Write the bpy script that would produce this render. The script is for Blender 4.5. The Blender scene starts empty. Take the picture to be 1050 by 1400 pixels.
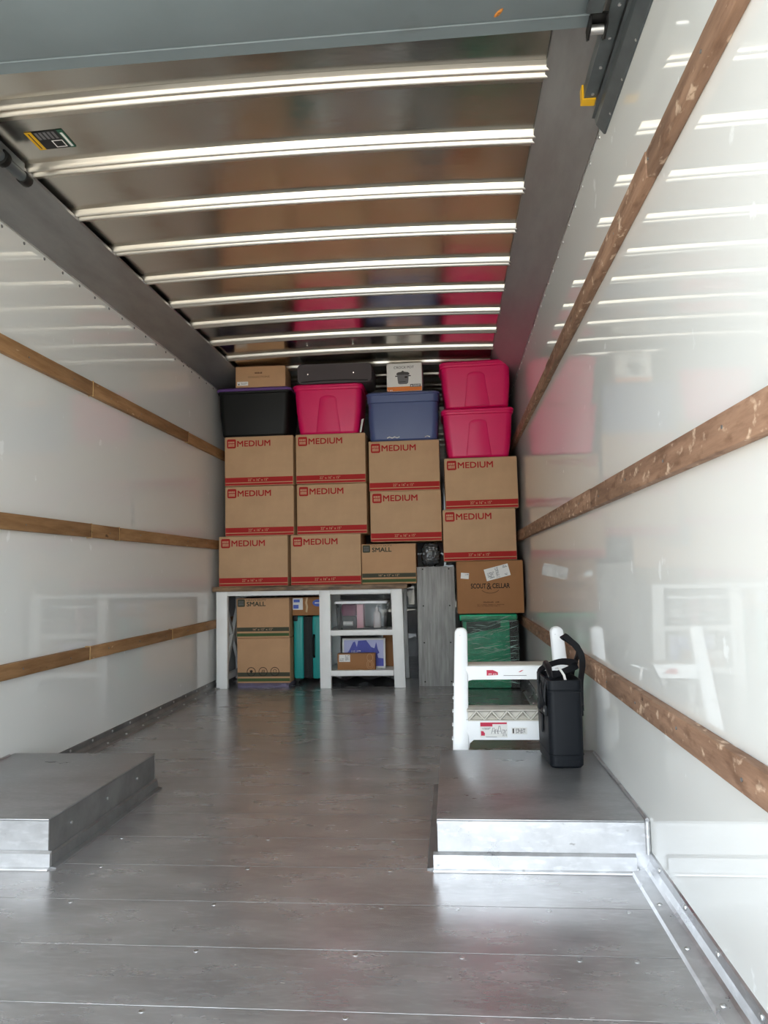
import bpy, bmesh, math, random
from mathutils import Vector, Matrix
random.seed(7)
D = bpy.data
S = bpy.context.scene
COL = S.collection
PI = math.pi

# ------------------------------------------------------------------ camera
F_PX = 1023.1
YAW, PITCH, ROLL = 0.0865679, 0.0797434, -0.0195464
fw = Vector((-math.sin(YAW)*math.cos(PITCH), math.cos(YAW)*math.cos(PITCH), math.sin(PITCH)))
rt = Vector((math.cos(YAW), math.sin(YAW), 0))
up = rt.cross(fw)
r2 = rt*math.cos(ROLL) + up*math.sin(ROLL)
u2 = r2.cross(fw)
cd = D.cameras.new('camera'); cam = D.objects.new('camera', cd); COL.objects.link(cam)
M = Matrix((r2, u2, -fw)).transposed().to_4x4(); M.translation = (0, 0, 0.89)
cam.matrix_world = M
cd.sensor_fit = 'VERTICAL'; cd.sensor_height = 36.0; cd.lens = 36.0*F_PX/1400.0
cd.clip_start = 0.02; cd.clip_end = 400
S.camera = cam

# ------------------------------------------------------------------ world, sun, exposure
w = D.worlds.new('sky'); S.world = w; w.use_nodes = True
bg = w.node_tree.nodes['Background']
bg.inputs['Color'].default_value = (0.83, 0.925, 1.0, 1); bg.inputs['Strength'].default_value = 1.6
sd = D.lights.new('sun', 'SUN'); sd.energy = 6.0; sd.angle = 0.02; sd.color = (1.0, 0.93, 0.81)
sun = D.objects.new('sun', sd); COL.objects.link(sun)
sun.rotation_euler = Vector((-0.62, -0.22, -1.0)).to_track_quat('-Z', 'Y').to_euler()   # comes over the truck from the front right
S.view_settings.view_transform = 'Standard'; S.view_settings.look = 'None'
S.view_settings.gamma = 1.0; S.view_settings.use_curve_mapping = False
S.view_settings.exposure = 1.62

# ------------------------------------------------------------------ materials
def s2l(c):
    c = c/255.0
    return c/12.92 if c <= 0.04045 else ((c+0.055)/1.055)**2.4
def rgb(r, g, b): return (s2l(r), s2l(g), s2l(b), 1)
MATS = {}
def mat(name, col, rough=0.5, metal=0.0, var=0.0, vscale=6.0, vstretch=(1,1,1), bump=0.0, bscale=60.0,
        bstretch=(1,1,1), coat=0.0, rvar=0.0, spec=0.5, col2=None, alpha=1.0, sheen=0.0, world=False):
    if name in MATS: return MATS[name]
    m = D.materials.new(name); m.use_nodes = True; MATS[name] = m
    nt = m.node_tree; N = nt.nodes; L = nt.links
    b = N['Principled BSDF']
    b.inputs['Base Color'].default_value = col; b.inputs['Roughness'].default_value = rough
    b.inputs['Metallic'].default_value = metal; b.inputs['Specular IOR Level'].default_value = spec
    b.inputs['Coat Weight'].default_value = coat; b.inputs['Coat Roughness'].default_value = 0.08
    b.inputs['Alpha'].default_value = alpha
    if sheen: b.inputs['Sheen Weight'].default_value = sheen
    tc = N.new('ShaderNodeTexCoord') if not world else N.new('ShaderNodeNewGeometry')
    CO = tc.outputs['Position'] if world else tc.outputs['Object']
    def noise(scale, stretch, detail=5.0, ro=0.6):
        mp = N.new('ShaderNodeMapping'); mp.inputs['Scale'].default_value = stretch
        L.new(CO, mp.inputs['Vector'])
        n = N.new('ShaderNodeTexNoise'); n.inputs['Scale'].default_value = scale
        n.inputs['Detail'].default_value = detail; n.inputs['Roughness'].default_value = ro
        L.new(mp.outputs['Vector'], n.inputs['Vector']); return n
    if var or col2 or rvar:
        n = noise(vscale, vstretch)
        if var or col2:
            r = N.new('ShaderNodeValToRGB')
            c2 = col2 or tuple(min(1, c*(1+var)) for c in col[:3])+(1,)
            c1 = col if col2 else tuple(c*(1-var) for c in col[:3])+(1,)
            r.color_ramp.elements[0].color = c1; r.color_ramp.elements[1].color = c2
            r.color_ramp.elements[0].position = 0.36; r.color_ramp.elements[1].position = 0.66
            L.new(n.outputs['Fac'], r.inputs['Fac']); L.new(r.outputs['Color'], b.inputs['Base Color'])
        if rvar:
            mr = N.new('ShaderNodeMapRange'); mr.inputs['From Min'].default_value = 0.3; mr.inputs['From Max'].default_value = 0.7
            mr.inputs['To Min'].default_value = max(0.02, rough-rvar); mr.inputs['To Max'].default_value = rough+rvar
            L.new(n.outputs['Fac'], mr.inputs['Value']); L.new(mr.outputs['Result'], b.inputs['Roughness'])
    if bump:
        n = noise(bscale, bstretch, 4.0)
        bp = N.new('ShaderNodeBump'); bp.inputs['Strength'].default_value = bump; bp.inputs['Distance'].default_value = 0.01
        L.new(n.outputs['Fac'], bp.inputs['Height']); L.new(bp.outputs['Normal'], b.inputs['Normal'])
    return m

def scratch(m, col, rough=None, scale=9.0, stretch=(1, 1, 1), lo=0.68, hi=0.74, seed=0.0, amount=1.0, world=False):
    """wear marks: mixes a second colour (and gloss) in where a noise peaks"""
    nt = m.node_tree; N = nt.nodes; L = nt.links; b = N['Principled BSDF']
    tc = N.new('ShaderNodeNewGeometry' if world else 'ShaderNodeTexCoord'); mp = N.new('ShaderNodeMapping')
    mp.inputs['Scale'].default_value = stretch; mp.inputs['Location'].default_value = (seed, seed*1.7, seed*0.6)
    mp.inputs['Rotation'].default_value = (0.2*seed, 0.1, 0.3*seed if seed else 0)
    L.new(tc.outputs['Position' if world else 'Object'], mp.inputs['Vector'])
    n = N.new('ShaderNodeTexNoise'); n.inputs['Scale'].default_value = scale; n.inputs['Detail'].default_value = 6
    L.new(mp.outputs['Vector'], n.inputs['Vector'])
    mr = N.new('ShaderNodeMapRange'); mr.inputs['From Min'].default_value = lo; mr.inputs['From Max'].default_value = hi
    mr.inputs['To Max'].default_value = amount
    L.new(n.outputs['Fac'], mr.inputs['Value'])
    mx = N.new('ShaderNodeMix'); mx.data_type = 'RGBA'
    inp = b.inputs['Base Color']
    if inp.is_linked:
        src = inp.links[0].from_socket; L.new(src, mx.inputs['A'])
    else: mx.inputs['A'].default_value = inp.default_value
    mx.inputs['B'].default_value = col
    L.new(mr.outputs['Result'], mx.inputs['Factor']); L.new(mx.outputs['Result'], inp)
    if rough is not None:
        mf = N.new('ShaderNodeMix'); mf.data_type = 'FLOAT'
        ri = b.inputs['Roughness']
        if ri.is_linked: L.new(ri.links[0].from_socket, mf.inputs['A'])
        else: mf.inputs['A'].default_value = ri.default_value
        mf.inputs['B'].default_value = rough
        L.new(mr.outputs['Result'], mf.inputs['Factor']); L.new(mf.outputs['Result'], ri)
    return m

WALL = mat('white_panel', (0.80, 0.80, 0.775, 1), 0.016, 0, spec=0.75)
scratch(WALL, (0.93, 0.94, 0.93, 1), 0.3, 9.0, (1, 1.3, 1.0), 0.70, 0.73, 1.3, 0.8)
scratch(WALL, (0.25, 0.24, 0.23, 1), 0.5, 14.0, (1, 1.0, 1.3), 0.775, 0.785, 4.1, 0.8)
FLOORM = mat('worn_floor_metal', (0.48, 0.47, 0.47, 1), 0.26, 0.7, var=0.10, vscale=3.0, vstretch=(1.0, 3.0, 1), bump=0.0, rvar=0.03, world=True)
scratch(FLOORM, (0.27, 0.25, 0.245, 1), None, 4.0, (1.0, 2.2, 1), 0.42, 0.75, 5.2, 0.6, world=True)
scratch(FLOORM, (0.62, 0.62, 0.63, 1), None, 24.0, (1.0, 4.0, 1), 0.50, 0.85, 3.3, 0.6, world=True)
SEAM = mat('floor_joint', (0.10, 0.10, 0.10, 1), 0.6, 0.3)
ALU = mat('bright_aluminium', (0.58, 0.58, 0.59, 1), 0.34, 0.85, var=0.16, vscale=6, bump=0.06, bscale=24, rvar=0.12)
scratch(ALU, (0.8, 0.8, 0.82, 1), 0.3, 20.0, (1, 1, 3), 0.52, 0.70, 1.9, 0.6)
scratch(ALU, (0.25, 0.24, 0.23, 1), 0.6, 12.0, (1.5, 1.5, 3), 0.68, 0.75, 3.1, 0.7)
ALUTOP = mat('scuffed_aluminium_top', (0.40, 0.40, 0.41, 1), 0.33, 0.8, var=0.15, vscale=4, vstretch=(1, 2.5, 1), bump=0.06, bscale=16, bstretch=(1, 3, 1), rvar=0.08)
scratch(ALUTOP, (0.62, 0.62, 0.63, 1), 0.3, 40.0, (1.0, 5.0, 1), 0.56, 0.74, 3.3, 0.5)
SCUFF = mat('shade_grey_scuff_plate', (0.27, 0.27, 0.27, 1), 0.42, 0.7, var=0.2, vscale=6)  # base colour lowered to carry the shade on the wheel wells' aisle sides
ROOF = mat('mill_finish_roof', (0.68, 0.65, 0.59, 1), 0.20, 1.0, bump=0.14, bscale=2.0, bstretch=(1.0, 2.0, 1), rvar=0.07, vscale=2.5, var=0.06, world=True)
BOW = mat('roof_bow_metal', (0.80, 0.74, 0.65, 1), 0.28, 1.0, bump=0.03, bscale=20)
COVE = mat('grey_cove_rail', (0.30, 0.305, 0.305, 1), 0.38, 0.5, var=0.12, vscale=5, vstretch=(2, .5, 2), rvar=0.06)
DOORM = mat('grey_door_paint', rgb(112, 122, 126), 0.42, 0.0, var=0.06, vscale=3)
scratch(DOORM, rgb(85, 85, 84), 0.5, 3.0, (1, 2, 1), 0.66, 0.78, 2.6, 0.6)
STEEL = mat('painted_steel_track', rgb(92, 98, 101), 0.4, 0.4, var=0.12, vscale=12)
DARKST = mat('dark_greasy_steel', rgb(38, 37, 37), 0.4, 0.6, var=0.2, vscale=30)
RIVET = mat('rivet_metal', (0.6, 0.6, 0.6, 1), 0.3, 0.9)
RIVETD = mat('dull_rivet', (0.22, 0.22, 0.22, 1), 0.45, 0.6)
YELLOW = mat('yellow_plastic', rgb(232, 178, 30), 0.45)
WOOD = mat('rub_rail_wood', rgb(142, 104, 68), 0.6, 0, col2=rgb(174, 134, 94), vscale=5, vstretch=(6, 0.7, 6), bump=0.15, bscale=20, bstretch=(6, 0.6, 6), spec=0.3)
scratch(WOOD, rgb(214, 184, 150), 0.7, 16.0, (3, 1.0, 3), 0.68, 0.73, 2.4, 0.75)
scratch(WOOD, rgb(58, 40, 27), 0.7, 9.0, (3, 1.4, 3), 0.70, 0.77, 6.4, 0.8)
WOODR = mat('worn_rub_rail_wood', rgb(132, 101, 81), 0.6, 0, col2=rgb(166, 131, 107), vscale=5, vstretch=(6, 0.7, 6), bump=0.15, bscale=20, bstretch=(6, 0.6, 6), spec=0.3)
scratch(WOODR, rgb(224, 196, 170), 0.7, 20.0, (2, 1.0, 1.4), 0.60, 0.68, 2.4, 0.75)
scratch(WOODR, rgb(96, 66, 48), 0.7, 12.0, (3, 1.0, 3), 0.52, 0.70, 3.4, 0.6)
scratch(WOODR, rgb(58, 38, 28), 0.7, 7.0, (3, 1.4, 3), 0.68, 0.75, 6.4, 0.8)
KRAFT = mat('kraft_cardboard', rgb(200, 163, 127), 0.75, 0, var=0.05, vscale=5, spec=0.2, bump=0.02, bscale=60, bstretch=(1, 1, .2))
KRAFT2 = mat('brown_cardboard', rgb(164, 116, 76), 0.72, 0, var=0.05, vscale=5, spec=0.25)
KRAFT3 = mat('pale_cardboard', rgb(198, 156, 118), 0.75, 0, var=0.05, vscale=5, spec=0.2)
TAPE = mat('packing_tape', rgb(196, 160, 112), 0.2, 0)
REDP = mat('red_print', rgb(176, 44, 42), 0.7, spec=0.2)
OLIVE = mat('dark_olive_print', rgb(76, 76, 62), 0.7, spec=0.2)
GREENP = mat('green_print', rgb(74, 96, 58), 0.7, spec=0.2)
BLACKP = mat('black_print', rgb(52, 42, 36), 0.7, spec=0.2)
KPRINT = mat('kraft_coloured_lettering', rgb(214, 176, 140), 0.75, spec=0.2)
BROWNP = mat('brown_print', rgb(104, 70, 50), 0.7, spec=0.2)
PAPER = mat('white_label_paper', rgb(236, 234, 230), 0.6, spec=0.3)
GREYP = mat('grey_print', rgb(118, 116, 118), 0.7, spec=0.2)
PINK = mat('hot_pink_plastic', rgb(226, 8, 96), 0.40, 0, coat=0.0, var=0.04, vscale=3)
BLUE = mat('navy_blue_plastic', rgb(74, 88, 134), 0.36, 0, var=0.05, vscale=3)
BLACKPL = mat('black_plastic', rgb(13, 14, 13), 0.5, 0, spec=0.3)
PURPLE = mat('purple_plastic', rgb(98, 62, 132), 0.4, 0)
CASEM = mat('charcoal_fabric', rgb(84, 76, 78), 0.75, 0, bump=0.15, bscale=200)
CHROME = mat('chrome', (0.8, 0.8, 0.8, 1), 0.12, 1.0)
DESKW = mat('white_desk_paint', rgb(250, 249, 246), 0.38, 0, var=0.015, vscale=8)
DESKT = mat('dark_rustic_wood', rgb(48, 36, 29), 0.5, 0, col2=rgb(168, 134, 100), vscale=5, vstretch=(0.8, 5, 5), bump=0.3, bscale=16, bstretch=(.7, 6, 6))
GREYW = mat('grey_wood_laminate', rgb(132, 130, 127), 0.5, 0, col2=rgb(168, 166, 162), vscale=6, vstretch=(7, 7, 0.6), bump=0.08, bscale=20, bstretch=(8, 8, .5))
SCREW = mat('screw_head', rgb(48, 46, 44), 0.5, 0.5)
TEAL = mat('teal_hard_shell', rgb(36, 158, 152), 0.4, 0, bump=0.1, bscale=160)
BLACKF = mat('black_fabric', rgb(26, 26, 28), 0.7, 0, bump=0.1, bscale=160)
GREENB = mat('green_wrapped_board', rgb(16, 190, 134), 0.4, 0, var=0.25, vscale=9, vstretch=(1, 1, 3))
DKGREEN = mat('dark_green_board', rgb(18, 62, 48), 0.4, 0, var=0.2, vscale=6)
BAGM = mat('shiny_black_film', rgb(74, 76, 78), 0.2, 0, coat=0.5)
STOOLW = mat('white_stool_plastic', rgb(250, 251, 252), 0.36, 0)
STOOLG = mat('beige_grey_tread', rgb(206, 201, 190), 0.55, 0, var=0.05, vscale=14)
REDL = mat('red_sticker_print', rgb(196, 34, 70), 0.5)
TOTE = mat('black_tote_shell', rgb(15, 19, 25), 0.5, 0, spec=0.25, bump=0.04, bscale=240)
STRAP = mat('black_strap', rgb(20, 22, 27), 0.5, 0, spec=0.3)
MAROON = mat('maroon_cloth', rgb(124, 46, 82), 0.7, 0, var=0.2, vscale=30)
LPINK = mat('light_pink_card', rgb(246, 180, 190), 0.55, 0)
CREAM = mat('cream_bottle', rgb(224, 212, 208), 0.35, 0)
BLUEPR = mat('deep_blue_print', rgb(64, 70, 168), 0.5, 0, var=0.15, vscale=12)
LILAC = mat('lilac_print', rgb(186, 188, 226), 0.5, 0)
LAV = mat('lavender_sheet', rgb(122, 114, 140), 0.6, 0)
ORANGE = mat('orange_print', rgb(236, 128, 44), 0.55, 0)
BLUEST = mat('blue_sticker', rgb(70, 96, 190), 0.5, 0)
DKGREY = mat('dark_grey_print', rgb(70, 68, 66), 0.6, 0)
GREENS = mat('green_sticker_edge', rgb(40, 92, 72), 0.5, 0)
BLACKS = mat('black_sticker', rgb(22, 22, 24), 0.5, 0)
RUST = mat('orange_rust', rgb(176, 112, 44), 0.7, 0, var=0.3, vscale=120)
ROADM = mat('concrete_ground', rgb(176, 172, 164), 0.9, 0, var=0.08, vscale=1.5, spec=0.2)
OUTER = mat('truck_outer_skin', rgb(226, 226, 222), 0.4, 0)

def film_material(name, tint, alpha, rough, bump, bscale, bstretch=(1, 1, 1), gloss=0.0):
    m = D.materials.new(name); m.use_nodes = True; MATS[name] = m
    nt = m.node_tree; N = nt.nodes; L = nt.links
    for n in list(N): N.remove(n)
    out = N.new('ShaderNodeOutputMaterial'); tr = N.new('ShaderNodeBsdfTransparent'); gl = N.new('ShaderNodeBsdfGlossy')
    df = N.new('ShaderNodeBsdfDiffuse'); m1 = N.new('ShaderNodeMixShader'); m2 = N.new('ShaderNodeMixShader')
    fr = N.new('ShaderNodeFresnel'); fr.inputs['IOR'].default_value = 1.5
    ad = N.new('ShaderNodeMath'); ad.operation = 'MULTIPLY_ADD'; ad.inputs[1].default_value = 1.0; ad.inputs[2].default_value = gloss; L.new(fr.outputs[0], ad.inputs[0])
    tr.inputs['Color'].default_value = (0.94, 0.95, 0.95, 1); df.inputs['Color'].default_value = tint
    gl.inputs['Roughness'].default_value = rough; m1.inputs['Fac'].default_value = alpha
    L.new(tr.outputs[0], m1.inputs[1]); L.new(df.outputs[0], m1.inputs[2])
    L.new(ad.outputs[0], m2.inputs['Fac']); L.new(m1.outputs[0], m2.inputs[1]); L.new(gl.outputs[0], m2.inputs[2])
    L.new(m2.outputs[0], out.inputs['Surface'])
    if bump:
        tc = N.new('ShaderNodeTexCoord'); mp = N.new('ShaderNodeMapping'); mp.inputs['Scale'].default_value = bstretch
        mp.inputs['Rotation'].default_value = (0, 0.25, 0)
        n = N.new('ShaderNodeTexNoise'); n.inputs['Scale'].default_value = bscale; n.inputs['Detail'].default_value = 4
        bp = N.new('ShaderNodeBump'); bp.inputs['Strength'].default_value = bump; bp.inputs['Distance'].default_value = 0.03
        L.new(tc.outputs['Object'], mp.inputs['Vector']); L.new(mp.outputs['Vector'], n.inputs['Vector'])
        L.new(n.outputs['Fac'], bp.inputs['Height'])
        for x in (gl, fr): L.new(bp.outputs['Normal'], x.inputs['Normal'])
    return m
FILM = film_material('clear_stretch_film', (0.85, 0.93, 0.9, 1), 0.02, 0.09, 1.0, 22, (0.8, 1, 4.5), gloss=0.05)
CLEARP = film_material('clear_bin_plastic', (0.55, 0.58, 0.58, 1), 0.15, 0.08, 0.0, 1)

# ------------------------------------------------------------------ mesh helpers
class MB:
    def __init__(s): s.v = []; s.f = []
    def add(s, vs, fs):
        o = len(s.v); s.v += [tuple(v) for v in vs]; s.f += [tuple(i+o for i in f) for f in fs]; return s
    def box(s, x0, x1, y0, y1, z0, z1):
        return s.add([(x0,y0,z0),(x1,y0,z0),(x1,y1,z0),(x0,y1,z0),(x0,y0,z1),(x1,y0,z1),(x1,y1,z1),(x0,y1,z1)],
                     [(0,3,2,1),(4,5,6,7),(0,1,5,4),(1,2,6,5),(2,3,7,6),(3,0,4,7)])
    def hexa(s, p):   # eight corners, bottom ring then top ring
        return s.add(p, [(0,3,2,1),(4,5,6,7),(0,1,5,4),(1,2,6,5),(2,3,7,6),(3,0,4,7)])
    def bar(s, a, b, w, t, side=(1,0,0)):
        a = Vector(a); b = Vector(b); d = (b-a).normalized(); sx = Vector(side); sx = (sx - d*sx.dot(d)).normalized(); n = d.cross(sx)
        o = [(-w/2,-t/2),(w/2,-t/2),(w/2,t/2),(-w/2,t/2)]
        return s.hexa([a+sx*i+n*j for i, j in o]+[b+sx*i+n*j for i, j in o])
    def extrude(s, prof, axis, a, b, closed=True):
        """profile of 2D points extruded along an axis ('x': (y,z), 'y': (x,z), 'z': (x,y))"""
        def P(p, t):
            return {'x': (t, p[0], p[1]), 'y': (p[0], t, p[1]), 'z': (p[0], p[1], t)}[axis]
        n = len(prof); vs = [P(p, a) for p in prof]+[P(p, b) for p in prof]
        fs = [(i, (i+1) % n, n+(i+1) % n, n+i) for i in range(n if closed else n-1)]
        if closed: fs += [tuple(range(n-1, -1, -1)), tuple(range(n, 2*n))]
        return s.add(vs, fs)
    def tube(s, pts, r, n=8, cap=True):
        pts = [Vector(p) for p in pts]; rings = []
        for i, p in enumerate(pts):
            d = (pts[min(i+1, len(pts)-1)]-pts[max(i-1, 0)]).normalized()
            a = d.orthogonal().normalized() if i == 0 else (a - d*a.dot(d)).normalized()
            b = d.cross(a); rr = r[i] if isinstance(r, (list, tuple)) else r
            rings.append([p+a*rr*math.cos(2*PI*k/n)+b*rr*math.sin(2*PI*k/n) for k in range(n)])
        return s.loft(rings, cap)
    def loft(s, rings, cap=True):
        n = len(rings[0]); vs = [v for r in rings for v in r]; fs = []
        for i in range(len(rings)-1):
            for k in range(n):
                fs.append((i*n+k, i*n+(k+1) % n, (i+1)*n+(k+1) % n, (i+1)*n+k))
        if cap: fs += [tuple(range(n-1, -1, -1)), tuple((len(rings)-1)*n+k for k in range(n))]
        return s.add(vs, fs)
    def ribbon(s, pts, wdir, w, t):
        """strap: a flat band along pts, wide along wdir"""
        pts = [Vector(p) for p in pts]; rings = []
        for i, p in enumerate(pts):
            d = (pts[min(i+1, len(pts)-1)]-pts[max(i-1, 0)]).normalized()
            sx = Vector(wdir if not callable(wdir) else wdir(i)); sx = (sx-d*sx.dot(d)).normalized(); n = d.cross(sx)
            rings.append([p-sx*w/2-n*t/2, p+sx*w/2-n*t/2, p+sx*w/2+n*t/2, p-sx*w/2+n*t/2])
        return s.loft(rings)
    def cyl(s, c, r, h, axis='z', n=16, r2=None):
        r2 = r if r2 is None else r2
        def P(k, rr, t):
            a = 2*PI*k/n; u, v = rr*math.cos(a), rr*math.sin(a)
            return {'z': (c[0]+u, c[1]+v, c[2]+t), 'y': (c[0]+u, c[1]+t, c[2]+v), 'x': (c[0]+t, c[1]+u, c[2]+v)}[axis]
        return s.loft([[P(k, r, 0) for k in range(n)], [P(k, r2, h) for k in range(n)]])
    def mesh(s, name, m=None, bevel=0.0, seg=2, angle=35, smooth=True):
        me = D.meshes.new(name); me.from_pydata([tuple(v) for v in s.v], [], s.f)
        bm = bmesh.new(); bm.from_mesh(me)
        bmesh.ops.recalc_face_normals(bm, faces=bm.faces)
        if bevel:
            es = [e for e in bm.edges if len(e.link_faces) == 2 and e.calc_face_angle(0) > math.radians(30)]
            bmesh.ops.bevel(bm, geom=es, offset=bevel, segments=seg, profile=0.5, affect='EDGES')
        bm.to_mesh(me); bm.free()
        if smooth:
            me.shade_smooth(); me.set_sharp_from_angle(angle=math.radians(angle))
        if m: me.materials.append(m)
        return me
    def build(s, name, m, parent=None, bevel=0.0, seg=2, angle=35, smooth=True):
        return link(name, s.mesh(name, m, bevel, seg, angle, smooth), parent)

def link(name, me, parent=None, loc=None, rot=None):
    o = D.objects.new(name, me); COL.objects.link(o)
    if parent is not None: o.parent = parent
    if loc is not None: o.location = loc
    if rot is not None: o.rotation_euler = rot
    return o
def tag(o, label, cat, group=None):
    o['label'] = label; o['category'] = cat
    if group: o['group'] = group
    return o
def struct(o): o['kind'] = 'structure'; return o
def thing(name, label, cat, loc=(0,0,0), rot=(0,0,0), group=None):
    o = D.objects.new(name, None); COL.objects.link(o); o.empty_display_size = 0.1
    o.location = loc; o.rotation_euler = rot
    return tag(o, label, cat, group)
def rrect(w, d, r, z, n=5, cx=0, cy=0):
    pts = []
    for (sx, sy, a0) in ((1, 1, 0), (-1, 1, 90), (-1, -1, 180), (1, -1, 270)):
        for k in range(n+1):
            a = math.radians(a0+90*k/n)
            pts.append((cx+sx*(w/2-r)+r*math.cos(a), cy+sy*(d/2-r)+r*math.sin(a), z))
    return pts

# flat print on a face that looks towards -Y: everything is drawn in (x, z) at a given y
FONT_CACHE = {}
def text_mesh(txt, width, height, m, bold=0.0):
    key = (txt, round(width, 4), round(height, 4), m.name)
    if key in FONT_CACHE: return FONT_CACHE[key]
    c = D.curves.new('lettering', 'FONT'); c.body = txt; c.size = 1.0; c.resolution_u = 3
    o = D.objects.new('lettering', c); COL.objects.link(o)
    dg = bpy.context.evaluated_depsgraph_get()
    me = D.meshes.new_from_object(o.evaluated_get(dg))
    D.objects.remove(o); D.curves.remove(c)
    xs = [v.co.x for v in me.vertices]; ys = [v.co.y for v in me.vertices]
    x0, x1, y0, y1 = min(xs), max(xs), min(ys), max(ys)
    for v in me.vertices:
        x, y = (v.co.x-x0)/(x1-x0), (v.co.y-y0)/(y1-y0)
        v.co = (x*width, 0, y*height)
    if bold:
        bm = bmesh.new(); bm.from_mesh(me); geo = list(bm.verts)+list(bm.edges)+list(bm.faces)
        for q, (ox, oz) in enumerate(((bold, 0), (0, bold), (bold, bold))):
            dv = [e for e in bmesh.ops.duplicate(bm, geom=geo)['geom'] if isinstance(e, bmesh.types.BMVert)]
            bmesh.ops.translate(bm, verts=dv, vec=(ox, -0.00008*(q+1), oz))
        bm.to_mesh(me); bm.free()
    me.name = 'lettering'; me.materials.clear(); me.materials.append(m)
    FONT_CACHE[key] = me
    return me
def lettering(parent, txt, x, y, z, width, height, m, name='lettering', rot=None, bold=0.0):
    return link(name, text_mesh(txt, width, height, m, bold), parent, (x, y, z), rot)
def scribble(mb, x, z, width, height, y, rows=1, seed=1, gap=0.45, t=0.0004):
    """small illegible print: rows of short strokes"""
    r = random.Random(seed); rh = height/(rows+(rows-1)*gap)
    for k in range(rows):
        zz = z+height-rh-(rh*(1+gap))*k; xx = x; end = x+width*(1 if k == 0 else r.uniform(.75, 1))
        while xx < end:
            wl = rh*r.uniform(.25, .6)
            if r.random() > .15: mb.box(xx, min(xx+wl, end), y-t, y, zz+rh*r.choice((0, 0, .25)), zz+rh*r.choice((1, .8)))
            xx += wl*1.45
    return mb
def patch(mb, x0, x1, z0, z1, y, t=0.0006): return mb.box(x0, x1, y-t, y, z0, z1)

# ------------------------------------------------------------------ the truck body (the setting)
XL, XR, Y0, Y1 = -1.885, 0.565, 0.55, 7.95
ZE, SAG = 2.578, 0.027
XC, XH = (XL+XR)/2, (XR-XL)/2
def roof_z(x): u = (x-XC)/XH; return ZE+SAG*(1-u*u)

ground = MB().box(-60, 60, -70, 50, -1.05, -0.85).build('ground', ROADM); struct(ground)

floor = MB().box(XL-0.04, XR+0.04, Y0, Y1+0.04, -0.12, -0.034).build('floor', SEAM); struct(floor)
PW = 0.2468; y = 1.582-4*PW; k = 0
plank_me = MB().extrude([(0.0008, -0.034), (PW-0.0008, -0.034), (PW-0.0008, -0.0006), (PW-0.0016, 0.0), (0.0012, 0.0), (0.0008, -0.0004)], 'x', XL, XR).mesh('floor_plank', FLOORM, angle=20)
while y < Y1:
    if y+PW > Y0: link('floor_plank', plank_me, floor, (0, y, 0))
    y += PW
bolts = MB(); rr_ = random.Random(3)
for j in range(0, 5):
    yy = 1.582+j*PW*1.0
    for xx in (-1.1, -0.66, -0.22, 0.03, 0.22, 0.4):
        if j > 2 and xx > -0.1: continue
        bolts.cyl((xx+rr_.uniform(-.05, .05), yy-0.02, -0.001), 0.006, 0.0022, n=8)
b = bolts.build('floor_bolt_heads', RIVET, floor); b['kind'] = 'stuff'

wall_l = struct(MB().box(XL-0.04, XL, Y0, Y1+0.04, -0.034, 2.68).build('wall_left', WALL))
wall_r = struct(MB().box(XR, XR+0.04, Y0, Y1+0.04, -0.034, 2.68).build('wall_right', WALL))
wall_f = struct(MB().box(XL, XR, Y1, Y1+0.04, -0.034, 2.68).build('wall_front', WALL))

# roof: arched sheets between bows, outer skin above
ceiling = struct(MB().box(XL-0.04, XR+0.04, Y0, Y1+0.04, 2.68, 2.72).build('ceiling', OUTER))
BOWS = [2.45+0.395*i for i in range(-5, 14)]
xs = [XL+(XR-XL)*i/24 for i in range(25)]
def arch_strip(mb, prof):
    """profile of (y, dz) points swept across the truck along the roof camber; sheet thickness comes from the profile"""
    rings = [[(x, p[0], roof_z(x)+p[1]) for p in prof] for x in xs]
    return mb.loft(rings)
panel_me = arch_strip(MB(), [(0.0, 0.0), (0.395, 0.0), (0.395, 0.012), (0.0, 0.012)]).mesh('roof_panel', ROOF, angle=30)
bow_prof = [(-0.036, 0.0)]
for cy in (-0.020, 0.018):
    bow_prof += [(cy-0.0145, -0.003), (cy-0.011, -0.012), (cy-0.005, -0.024), (cy+0.000, -0.027), (cy+0.006, -0.025), (cy+0.011, -0.014), (cy+0.0125, -0.003)]
bow_prof += [(0.034, -0.005), (0.072, -0.005), (0.074, 0.0)]
bow_me = arch_strip(MB(), bow_prof).mesh('roof_bow', BOW, angle=40)
for i, yb in enumerate(BOWS):
    link('roof_panel', panel_me, ceiling, (0, yb, 0))
    link('roof_bow', bow_me, ceiling, (0, yb, -0.0005))

# cove rails along the top of both walls
def cove(n, side, xin, zin):
    xw = XL if side < 0 else XR
    s = -side
    prof = [(xw, 2.44), (xw+s*0.004, 2.428), (xw+s*0.012, 2.436), (xin, zin), (xin, zin+0.014), (xin-s*0.012, zin+0.014), (xw+s*0.002, 2.47)]
    o = struct(MB().extrude(prof, 'y', Y0+0.02, Y1).build('trim_%d' % n, COVE, angle=20))
    return o
trim1 = cove(1, -1, -1.69, 2.552)
trim2 = cove(2, 1, 0.365, 2.566)
riv = MB()
prev = None
riv.loft([[(0.0, 0.0075*math.cos(2*PI*k/10), 0.0075*math.sin(2*PI*k/10)) for k in range(10)],
          [(0.0025, 0.0068*math.cos(2*PI*k/10), 0.0068*math.sin(2*PI*k/10)) for k in range(10)],
          [(0.0045, 0.0035*math.cos(2*PI*k/10), 0.0035*math.sin(2*PI*k/10)) for k in range(10)]])
riv_me = riv.mesh('rivet', RIVETD); riv_me2 = riv.mesh('rivet', RIVET)
yy = 1.4
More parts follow.
